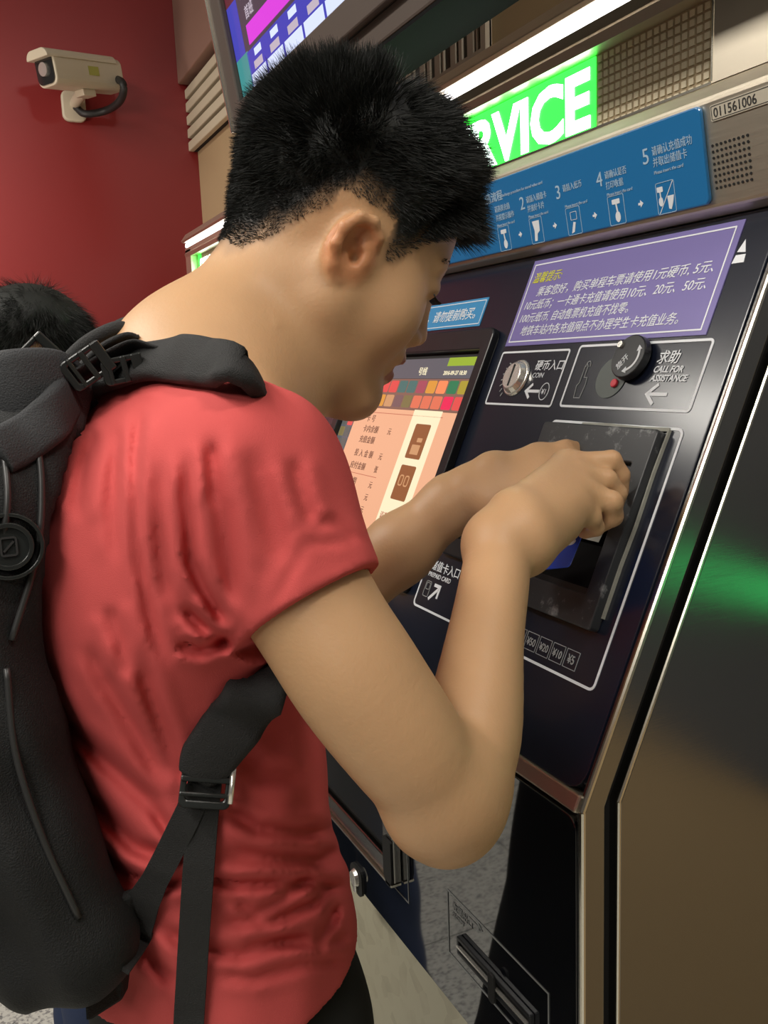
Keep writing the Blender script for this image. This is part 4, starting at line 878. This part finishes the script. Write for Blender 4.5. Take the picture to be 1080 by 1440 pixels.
# ------------------------------------------------------------------ T-shirt with its folds
sleeveC = P(440, 848, .545); armdir = (P(505, 965, .54)-P(342, 680, .565)); armdir /= np.linalg.norm(armdir)
hemz = .992
def pxd(p, pts):
    x, y = proj(p); q = np.stack([x, y], 1); best = np.full(len(p), 1e9); sgn = np.zeros(len(p)); tt = np.zeros(len(p)); n = len(pts)-1
    for i in range(n):
        a = np.array(pts[i], float); b_ = np.array(pts[i+1], float); ab = b_-a; t = np.clip(((q-a) @ ab)/(ab @ ab), 0, 1); r = q-a-t[:, None]*ab
        d = np.linalg.norm(r, axis=1); s = np.sign(ab[0]*r[:, 1]-ab[1]*r[:, 0]); m = d < best; best[m] = d[m]; sgn[m] = s[m]; tt[m] = (i+t[m])/n
    return best*sgn, tt
FOLDS = [  # (pixel polyline, width px, depth m)  valley first, ridge beside it
    ([(200, 560), (190, 640), (192, 760), (210, 860), (240, 960)], 9, .0030),
    ([(268, 620), (262, 700), (270, 790), (300, 850), (335, 905)], 11, .0060),
    ([(292, 600), (310, 680), (322, 780), (330, 860)], 14, .0035),
    ([(350, 620), (380, 720), (400, 800)], 16, .0025),
    ([(140, 600), (118, 660), (105, 740)], 12, .0035),
    ([(225, 640), (228, 760), (232, 860)], 14, .0025),
    ([(165, 590), (160, 700), (165, 800)], 12, .002),
    ([(245, 905), (280, 915), (335, 900)], 9, .0060),
    ([(255, 850), (290, 885), (325, 905)], 10, .0060),
    ([(190, 900), (215, 990), (245, 1075), (270, 1100)], 12, .0040),
    ([(62, 955), (105, 1030), (170, 1090), (245, 1160)], 12, .0040),
    ([(75, 1030), (120, 1120), (190, 1190), (250, 1215)], 11, .0055),
    ([(105, 1150), (150, 1215), (200, 1245), (300, 1235)], 10, .0055),
    ([(310, 1130), (360, 1165), (420, 1172), (475, 1168)], 11, .0060),
    ([(300, 1195), (380, 1205), (450, 1210), (480, 1190)], 14, .0045),
    ([(240, 1228), (330, 1243), (420, 1240), (500, 1250)], 9, .0055),
    ([(200, 1290), (270, 1330), (340, 1345), (430, 1315), (475, 1290)], 10, .0035),
    ([(300, 1290), (370, 1300), (440, 1270), (470, 1240)], 9, .0035),
    ([(290, 1370), (360, 1375), (430, 1355), (500, 1350)], 9, .0025),
    ([(190, 1300), (215, 1350), (250, 1390)], 11, .0040),
    ([(330, 1050), (370, 1090), (430, 1095)], 14, .0035),
    ([(440, 740), (470, 735), (505, 765)], 6, .0012),
    ([(210, 1130), (245, 1180), (255, 1215)], 9, .004),
    ([(120, 900), (150, 960), (200, 1040), (240, 1120)], 13, .0035),
    ([(320, 1260), (360, 1285), (400, 1262), (450, 1225)], 8, .004),
    ([(330, 1330), (380, 1322), (450, 1330), (500, 1310)], 9, .0035),
    ([(440, 1330), (465, 1300), (472, 1270)], 8, .004),
    ([(300, 620), (296, 660), (300, 720)], 10, .003),
    ([(410, 640), (425, 700), (440, 740)], 12, .003),
    ([(150, 850), (170, 900), (178, 960)], 12, .003),
    ([(375, 870), (430, 765), (510, 760)], 5, .0010),
]
def folds(p):
    o = np.zeros(len(p))
    for pts, w_, dp in FOLDS:
        w_ = max(w_, 8); dp = min(dp*1.35, .0068)
        d, t = pxd(p, pts); env = np.clip(np.minimum(t, 1-t)*5+.0, 0, 1); env = env*env*(3-2*env)
        o += env*dp*(-np.exp(-(d/w_)**2)+.55*np.exp(-((np.abs(d)-w_*1.9)/(w_*1.1))**2))
    return o
nz = lambda p: .0012*(np.sin(p[:, 2]*38+6*np.sin(p[:, 1]*17))*np.sin(p[:, 1]*41+p[:, 0]*23))
T_ = [(ell(C1, (.177, .106, .142)), .05), (ell((-.70, .145, 1.12), (.158, .104, .20)), .05), (ell((-.70, .152, .955), (.172, .119, .16)), .05),
      (rc(P(285, 590, .70), shR, .060, .060), .05), (rc(P(285, 580, .70), shL, .06, .058), .05), (rc(neckb, P(250, 640, .72), .058, .09), .03),
      (rc(P(345, 690, .565), P(470, 905, .543), .060, .0465), .03), (rc(shL, shL+(elL-shL)*.75, .058, .056), .03)]
fT = field(T_)
nk = rc(H.w(0, -2.5, -4.5), P(300, 548, .70), .064, .070)
nk2 = rc(P(345, 470, .70), P(350, 545, .70), .06, .066)
def fshirt(p):
    d = fT(p); near = np.abs(d) < .06
    if near.any(): q = p[near]; d[near] -= folds(q)*np.clip(1-np.abs(d[near])/.05, 0, 1)+nz(q)
    s = np.maximum(d, -(d+.010))
    s = np.maximum(s, hemz-.012*np.clip((p[:, 1]-.14)/-.12, 0, 1)-p[:, 2]+.004*np.sin(p[:, 1]*30+p[:, 0]*12))
    pd = (p-sleeveC) @ armdir; ax = np.linalg.norm((p-sleeveC)-pd[:, None]*armdir, axis=1)
    s = np.maximum(s, -np.maximum(-pd, np.maximum(ax-.058, -(.30-pd)*-1 if False else pd-.30)))
    aL = (elL-shL)/np.linalg.norm(elL-shL); cL = shL+aL*.17; pL = (p-cL) @ aL; axl = np.linalg.norm((p-cL)-pL[:, None]*aL, axis=1)
    s = np.maximum(s, -np.maximum(-pL, np.maximum(axl-.062, pL-.2)))
    s = np.maximum(s, -nk[0](p))
    return s
V2, Q2 = nets(fshirt, (-1.0, .0, .90), (-.44, .42, 1.56), .0026)
V2 = relax(V2, Q2, 1, .5)
shirt = np_mesh('t_shirt', V2, Q2, M['shirt'], boy)
SH = BVHTree.FromPolygons([Vector(v) for v in V2.tolist()], Q2.tolist())
def hit(x, y, off=.004, tree=None, dmax=None):
    r = ray(x, y); n = np.linalg.norm(r); loc_, nor, idx, dist = (tree or SH).ray_cast(Vector(CAM), Vector(r/n))
    if loc_ is None: return None
    nor = np.array(nor); 
    if np.dot(nor, r) > 0: nor = -nor
    return np.array(loc_)+nor*off
def hp(pts, off=.004, dflt=.58):
    o = []
    for q in pts:
        h_ = hit(q[0], q[1], off) if len(q) < 3 else None
        if h_ is not None and len(o) and np.linalg.norm(h_-o[-1]) > .16: h_ = None
        o.append(h_ if h_ is not None else P(q[0], q[1], q[2] if len(q) > 2 else dflt))
    return o
# seams: sleeve hem stitch and collar rib
nv = nk[0](V2); m_ = np.abs(nv) < .0035
axn = np.array(P(300, 548, .70))-H.w(0, -2.5, -4.5); axn /= np.linalg.norm(axn); u1 = np.cross(axn, [1, 0, 0]); u1 /= np.linalg.norm(u1); u2 = np.cross(axn, u1)
q_ = V2[m_]-P(300, 548, .70); q_ = V2[m_]; rel = q_-P(300, 548, .70); an = np.arctan2(rel @ u2, rel @ u1); bins = np.linspace(-math.pi, math.pi, 37); cols_ = []
for k_ in range(36):
    mm = (an >= bins[k_]) & (an < bins[k_+1])
    if mm.sum() > 2: cols_.append(q_[mm].mean(0))
cols_ = np.array(cols_)
for _ in range(2): cols_ = (np.roll(cols_, 1, 0)+np.roll(cols_, -1, 0)+cols_*2)/4
b = BM(); nn_ = len(cols_); L_c = [q for q in cols_]+[cols_[0]]
ribbon(b, L_c, .015, .006, [ (axn*.9) for _ in L_c], 3); mesh('collar', b, M['shirt'], shirt, smooth=True)
# trousers
tp = [(ell((-.70, .155, .935), (.166, .112, .13)), .04)]
for hp_, kn_, an_ in LEGS: tp += [(rc(hp_, kn_, .092, .074), .04), (rc(kn_, (an_[0], an_[1], .07), .074, .066), .02)]
ft = field(tp); V3, Q3 = nets(lambda p: np.maximum(ft(p)-.003*np.sin(p[:, 2]*34+5*np.sin(p[:, 1]*20)), np.maximum(p[:, 2]-1.03, .045-p[:, 2])), (-1.12, .0, .0), (-.48, .36, 1.08), .006)
np_mesh('trousers', relax(V3, Q3, 1), Q3, M['trouser'], boy)
def shoe(x, y, parent, m=None, z=0):
    fs = field([(ell((x, y+.01, z+.045), (.042, .055, .048)), .02), (ell((x, y+.11, z+.032), (.045, .085, .034)), .03)])
    v, q = nets(lambda p: np.maximum(fs(p), z+.018-p[:, 2]), (x-.07, y-.08, z-.01), (x+.07, y+.23, z+.13), .006); s = np_mesh('shoe', v, q, m or M['shoe'], parent)
    b = BM(); pts = [(x+.046*math.cos(a), y+.065+.135*math.sin(a)) for a in np.linspace(0, math.tau, 24, endpoint=False)]; poly(b, pts, z+.001, z+.02); mesh('shoe_sole', b, M['sole'], s, bev=.004)
shoe(-.62, .10, boy); shoe(-.93, .17, boy)

# blue card held under the right hand
A = P(801, 797, .775); B_ = P(829, 738, .800); D_ = P(748, 803, .804)
e1 = (D_-A); e1 /= np.linalg.norm(e1); e2 = (B_-A); e2 -= e1*np.dot(e1, e2); e2 /= np.linalg.norm(e2); n_ = np.cross(e1, e2)
MC = Matrix(((e1[0], e2[0], n_[0], A[0]), (e1[1], e2[1], n_[1], A[1]), (e1[2], e2[2], n_[2], A[2]), (0, 0, 0, 1)))
cdT = thing('stored_value_card', tuple(A), 'blue plastic card held under the right hand of the person in red', 'card')
b = BM(); poly(b, rrect(0, 0, .085, .054, .003), -.0005, .0005); mesh('card_plate', b, M['card'], cdT, xf=MC)
b = BM(); zc = -.0008 if np.dot(n_, CAM-A) < 0 else .0006; poly(b, [(.009+.005*math.cos(a), .030+.004*math.sin(a)) for a in np.linspace(0, math.tau, 16, endpoint=False)], zc, zc+.0002); mesh('card_mark', b, M['white'], cdT, xf=MC)

# ================================================================== BACKPACK
bag = thing('backpack', (-.72, -.07, 1.0), 'black backpack with padded straps and a round rubber badge, worn by the person in red', 'backpack')
bp = [(rc(P(38, 625, .60), P(15, 705, .59), .040, .042), .03), (rc(P(15, 705, .59), P(-30, 800, .585), .042, .042), .03), (rc(P(-30, 800, .585), P(-45, 880, .58), .042, .042), .03),
      (rc(P(-45, 880, .58), P(-22, 1020, .58), .042, .042), .03), (rc(P(-22, 1020, .58), P(30, 1180, .585), .042, .04), .03), (rc(P(30, 1180, .585), P(95, 1320, .59), .04, .042), .03)]
def rbox(c, hs, r):
    c = np.array(c); hs = np.array(hs)
    def f(p): q = np.abs(p-c)-hs+r; return np.linalg.norm(np.maximum(q, 0), axis=1)+np.minimum(q.max(1), 0)-r
    return f, c-hs, c+hs
bp += [(rbox((-.755, -.105, 1.205), (.17, .10, .20), .06), .05), (rbox((-.755, -.19, 1.15), (.13, .07, .14), .05), .03), (rc((-.66, -.05, 1.40), (-.86, -.05, 1.40), .045, .045), .04)]
fbag = field(bp)
def pbag(p):
    d = fbag(p)
    c = .0035*np.sin(p[:, 2]*46+7*np.sin(p[:, 1]*21)+3*p[:, 0])*np.sin(p[:, 1]*38+9*p[:, 0]); k = .004*np.abs(np.sin(p[:, 2]*17+p[:, 1]*40))
    return np.maximum(d-c-k, -(fT(p)-.006))
V4, Q4 = nets(pbag, (-.97, -.30, .90), (-.50, .14, 1.53), .005)
V4 = relax(V4, Q4, 2)
sack = np_mesh('sack', V4, Q4, M['fabric'], bag)
SB = BVHTree.FromPolygons([Vector(v) for v in V4.tolist()], Q4.tolist())
def hb_(pts, off=.003, d=.555): return [(lambda r_: r_ if r_ is not None else P(q[0], q[1], q[2] if len(q) > 2 else d))(hit(q[0], q[1], off, SB)) for q in pts]
# grey top yoke of the sack
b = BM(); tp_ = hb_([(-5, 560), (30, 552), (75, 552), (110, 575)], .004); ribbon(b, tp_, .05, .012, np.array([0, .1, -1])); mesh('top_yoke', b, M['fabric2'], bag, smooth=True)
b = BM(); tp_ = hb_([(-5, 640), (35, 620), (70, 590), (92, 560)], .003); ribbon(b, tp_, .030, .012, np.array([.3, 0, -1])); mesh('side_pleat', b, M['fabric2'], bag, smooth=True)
for pl_ in ([(48, 590), (58, 680), (50, 780), (15, 900)], [(0, 600), (10, 700), (-2, 800)], [(8, 940), (22, 1060), (60, 1180), (110, 1290)]):
    b = BM(); tube(b, hb_(pl_, .001), .0022, 8, 8); mesh('seam_piping', b, M['pipe'], bag, smooth=True)
# rubber badge
c = hit(12, 768, .0, SB)
if c is not None:
    r_ = CAM-c; nb_ = r_/np.linalg.norm(r_)*.75+np.array([.5, 0, 0]); nb_ /= np.linalg.norm(nb_); a1 = np.cross([0, 0, 1], nb_); a1 /= np.linalg.norm(a1); a2 = np.cross(nb_, a1)
    MB_ = Matrix(((a1[0], a2[0], nb_[0], c[0]), (a1[1], a2[1], nb_[1], c[1]), (a1[2], a2[2], nb_[2], c[2]), (0, 0, 0, 1)))
    b = BM(); cyl(b, (0, 0), .0155, -.004, .004, 32, .0145); ci = lambda r: [(r*math.cos(a), r*math.sin(a)) for a in np.linspace(0, math.tau, 32, endpoint=False)]
    ring(b, ci(.0205), ci(.018), -.003, .005); ring(b, ci(.0145), ci(.0115), .004, .0065); bd = mesh('rubber_badge', b, M['plastic'], bag, xf=MB_, bev=.0006)
    b = BM(); outline(b, -.005, -.006, .005, .006, .002, .0012, .0041, .0055); pline(b, [(-.003, -.003), (.003, .003)], .0012, .0041, .0055); mesh('badge_mark', b, M['pipe'], bd, xf=MB_)
# right shoulder strap: from the sack top over the shoulder
b = BM(); sd_ = np.array([.85, -.1, -.5])
pa = hp([(112, 590), (150, 556), (200, 541), (250, 537), (300, 545), (350, 562)], .010, .60)
pa = [q-sd_/np.linalg.norm(sd_)*.012 for q in pa]+[P(383, 600, .665), P(392, 660, .70)]
ribbon(b, [P(88, 600, .585)]+pa, [.046, .044, .040, .036, .034, .032, .028, .03, .03], .012, sd_, 8); sr = mesh('shoulder_strap', b, M['web'], bag, smooth=True)
b = BM(); tube(b, [q+sd_/np.linalg.norm(sd_)*.016 for q in pa[:5]], .0034, 8, 10); mesh('strap_piping', b, M['pipe'], sr, smooth=True)
# padded lower end under the arm
b = BM(); lp_ = [P(392, 900, .640), P(370, 935, .628), P(335, 1000, .605), P(292, 1066, .585), P(268, 1085, .578)]
lp2 = hp([(388, 905, .640), (362, 945), (325, 1005), (290, 1060), (278, 1080)], .008, .60)
ribbon(b, lp2, [.044, .042, .040, .037, .026], .012, np.array(rt)*.85-np.array(upv)*-.5, 8); mesh('shoulder_strap', b, M['web'], bag, smooth=True)
# buckle and webbing
def drape(pts, off=.004, n=22, dflt=.60):
    xs = np.interp(np.linspace(0, len(pts)-1, n), range(len(pts)), [p[0] for p in pts]); ys = np.interp(np.linspace(0, len(pts)-1, n), range(len(pts)), [p[1] for p in pts]); d = []
    for x, y in zip(xs, ys):
        h_ = hit(x, y, 0); d.append((h_-CAM) @ fw if h_ is not None else (d[-1] if d else dflt))
    d = np.array(d); d2 = np.array([d[max(0, i-2):i+3].min() for i in range(n)]); d2 = np.convolve(np.pad(d2, 2, 'edge'), np.ones(5)/5, 'valid')
    return [P(x, y, q-off) for x, y, q in zip(xs, ys, d2)]
bc = hit(292, 1092, .010)
def frame_at(c, u_px, n_off=None):
    u = (u_px[0]*rt-u_px[1]*upv); u = u/np.linalg.norm(u); n = CAM-c; n /= np.linalg.norm(n); u = u-n*np.dot(u, n); u /= np.linalg.norm(u); v = np.cross(n, u)
    return Matrix(((u[0], v[0], n[0], c[0]), (u[1], v[1], n[1], c[1]), (u[2], v[2], n[2], c[2]), (0, 0, 0, 1)))
Mb = frame_at(bc, (-.12, 1))
def buckle(Mb, w, l, name, parent):
    b = BM(); ring(b, rrect(-l, -w, l, w, .004), rrect(-l+.005, -w+.004, l-.005, w-.004, .002), -.003, .004)
    box(b, -.004, .0, -w, w, -.002, .006); box(b, .006, .009, -w, w, -.002, .005); box(b, -l-.001, -l+.006, -w, w, .002, .007)
    return mesh(name, b, M['plastic'], parent, xf=Mb, bev=.0012)
bk = buckle(Mb, .0165, .016, 'strap_buckle', bag)
b = BM(); tube(b, [Mb @ Vector(q) for q in ((-.010, .0165, .006), (.012, .0165, .005))], .0018, 2, 8); mesh('buckle_pin', b, M['chrome'], bk, smooth=True)
b = BM(); ribbon(b, drape([(290, 1098), (284, 1160), (278, 1240), (272, 1330), (266, 1430)], .005)+[P(264, 1475, .60)], .0205, .0022, np.array(rt), 3, rounded=False); mesh('webbing_tail', b, M['web'], bag)
b = BM(); wp = drape([(283, 1105), (262, 1150), (235, 1205), (205, 1262), (175, 1310)], .005, 18); ribbon(b, wp+[P(140, 1345, .575)], [.018]*12+[.02, .022, .026, .03, .034, .038, .045], .003, np.array(rt)*.9-upv*.35, 8, rounded=False); mesh('webbing_strap', b, M['web'], bag)
b = BM()
wing = hp([(205, 1250), (190, 1385), (130, 1425, .585), (120, 1270, .585)], .006, .585)
v_ = [b.verts.new(q) for q in wing]; v2_ = [b.verts.new(q-ray(540, 720)*.014) for q in wing]
b.faces.new(v_); b.faces.new(v2_[::-1])
for i in range(4): b.faces.new((v_[i], v_[(i+1) % 4], v2_[(i+1) % 4], v2_[i]))
mesh('side_wing', b, M['fabric'], bag, bev=.003)
# load lifter webbing, ladder locks and grab loop on top
b = BM(); ribbon(b, [P(112, 528, .588), P(150, 505, .592), P(190, 488, .60), P(225, 497, .60), P(262, 500, .602), P(292, 494, .604), P(304, 483, .600)], [.018]*6+[.012], .0028, np.array([.8, -.3, .5]), 8); mesh('load_lifter', b, M['web'], bag, smooth=True)
b = BM(); ribbon(b, [P(60, 575, .60), P(85, 545, .602), P(112, 520, .606)], .022, .003, np.array([.8, -.3, .5]), 8); mesh('load_lifter', b, M['web'], bag, smooth=True)
buckle(frame_at(P(122, 516, .585), (-.8, .55)), .011, .015, 'ladder_lock', bag)
buckle(frame_at(P(172, 520, .590), (-.95, .2)), .009, .013, 'ladder_lock', bag)
buckle(frame_at(P(45, 515, .66), (-.7, .7)), .014, .022, 'ladder_lock', bag)
b = BM(); ribbon(b, [P(55, 590, .68), P(80, 545, .69), P(120, 500, .70), P(165, 472, .705), P(210, 466, .71), P(250, 490, .74)], .05, .012, np.array([.9, .1, .3]), 8); ls = mesh('shoulder_strap', b, M['web'], bag, smooth=True)
b = BM(); tube(b, [P(60, 560, .64), P(85, 520, .645), P(120, 484, .65), P(160, 463, .655), P(182, 464, .66)], .0055, 8, 10); mesh('grab_loop', b, M['web'], bag, smooth=True)
b = BM(); ribbon(b, [P(88, 560, .62), P(105, 525, .625), P(135, 495, .63), P(168, 478, .635), P(184, 480, .64)], .03, .005, np.array([.9, .1, .2]), 8); mesh('grab_loop', b, M['web'], bag, smooth=True)

# ================================================================== SECOND PERSON at the far machine
by = thing('person', (-1.72, .10, 0), 'person behind the backpack, only tousled black hair and blue jeans showing', 'person')
o2 = P(45, 520, 1.60)
H2 = Head(None, None, math.radians(10), math.radians(12), 0, origin=o2)
pr = face(H2); x0, y0 = o2[0], o2[1]
zs = o2[2]-.22
pr += [(rc(H2.w(0, -1.5, -4), (x0, y0-.01, zs), .052, .056), .03), (ell((x0, y0-.01, zs-.17), (.16, .10, .18)), .05), (ell((x0, y0, zs-.42), (.14, .10, .18)), .05)]
for s in (-1, 1):
    pr += [(rc((x0, y0-.01, zs-.02), (x0+.16*s, y0, zs-.05), .05, .045), .04), (rc((x0+.165*s, y0, zs-.06), (x0+.20*s, y0-.02, zs-.33), .042, .034), .03), (rc((x0+.20*s, y0-.02, zs-.33), (x0+.17*s, y0+.19, zs-.30), .033, .024), .02), (rc((x0+.17*s, y0+.19, zs-.30), (x0+.165*s, y0+.27, zs-.28), .022, .014), .02)]
    for k_ in range(4): pr += finger([(x0+s*(.15+k_*.01), y0+.25, zs-.28), (x0+s*(.145+k_*.012), y0+.285-.004*abs(k_-1.5), zs-.265), (x0+s*(.145+k_*.012), y0+.305-.005*abs(k_-1.5), zs-.28)], [.009, .008, .007])
    pr += finger([(x0+s*.15, y0+.22, zs-.285), (x0+s*.13, y0+.25, zs-.275), (x0+s*.128, y0+.275, zs-.275)], [.011, .009, .008])
    pr += [(rc((x0+.085*s, y0, zs-.5), (x0+.09*s, y0+.01, .46), .072, .05), .04), (rc((x0+.09*s, y0+.01, .46), (x0+.09*s, y0-.02, .08), .05, .036), .02)]
f2 = field(pr); Va, Qa = nets(f2, (x0-.27, y0-.16, 0), (x0+.27, y0+.36, o2[2]+.17), .005); Va = relax(Va, Qa, 1)
b2 = np_mesh('body', Va, Qa, M['skin'], by); tn = np.tile(base_c, (len(Va), 1)); la = H2.loc(Va); kk = (hairline(la) > 0) & (la[:, 2] > -6); tn[kk] = (.02, .018, .016)
ca = b2.data.color_attributes.new('tint', 'FLOAT_COLOR', 'POINT'); ca.data.foreach_set('color', np.c_[tn, np.ones(len(Va))].astype(np.float32).ravel())
make_hair(H2, Va, Qa, by, 16000, 4.5, 9, spiky=False, fade=False)
tj = [(ell((x0, y0-.01, zs-.17), (.175, .115, .19)), .05), (ell((x0, y0, zs-.42), (.155, .115, .20)), .05)]
for s in (-1, 1): tj += [(rc((x0, y0-.01, zs-.04), (x0+.16*s, y0, zs-.05), .055, .055), .04), (rc((x0+.165*s, y0, zs-.06), (x0+.195*s, y0-.015, zs-.25), .055, .052), .03)]
fj = field(tj); Vb, Qb = nets(lambda p: np.maximum(fj(p)-.003*np.sin(p[:, 2]*40), np.maximum(zs-.58-p[:, 2], -rc((x0, y0, zs), (x0, y0+.01, zs+.1), .066, .066)[0](p))), (x0-.3, y0-.2, zs-.65), (x0+.3, y0+.2, zs+.1), .006)
np_mesh('jacket', Vb, Qb, M['shirt2'], by)
tj = [(ell((x0, y0, zs-.55), (.155, .115, .12)), .03)]
for s in (-1, 1): tj += [(rc((x0+.085*s, y0, zs-.6), (x0+.09*s, y0+.01, .46), .088, .068), .04), (rc((x0+.09*s, y0+.01, .46), (x0+.09*s, y0-.02, .06), .068, .062), .02)]
fj2 = field(tj); Vb, Qb = nets(lambda p: np.maximum(fj2(p)-.003*np.sin(p[:, 2]*36+4*np.sin(p[:, 1]*22)), np.maximum(p[:, 2]-zs+.5, .04-p[:, 2])), (x0-.25, y0-.2, 0), (x0+.25, y0+.2, zs-.4), .007)
np_mesh('jeans', Vb, Qb, M['jeans'], by)
for s in (-1, 1): shoe(x0+.09*s, y0-.05, by)
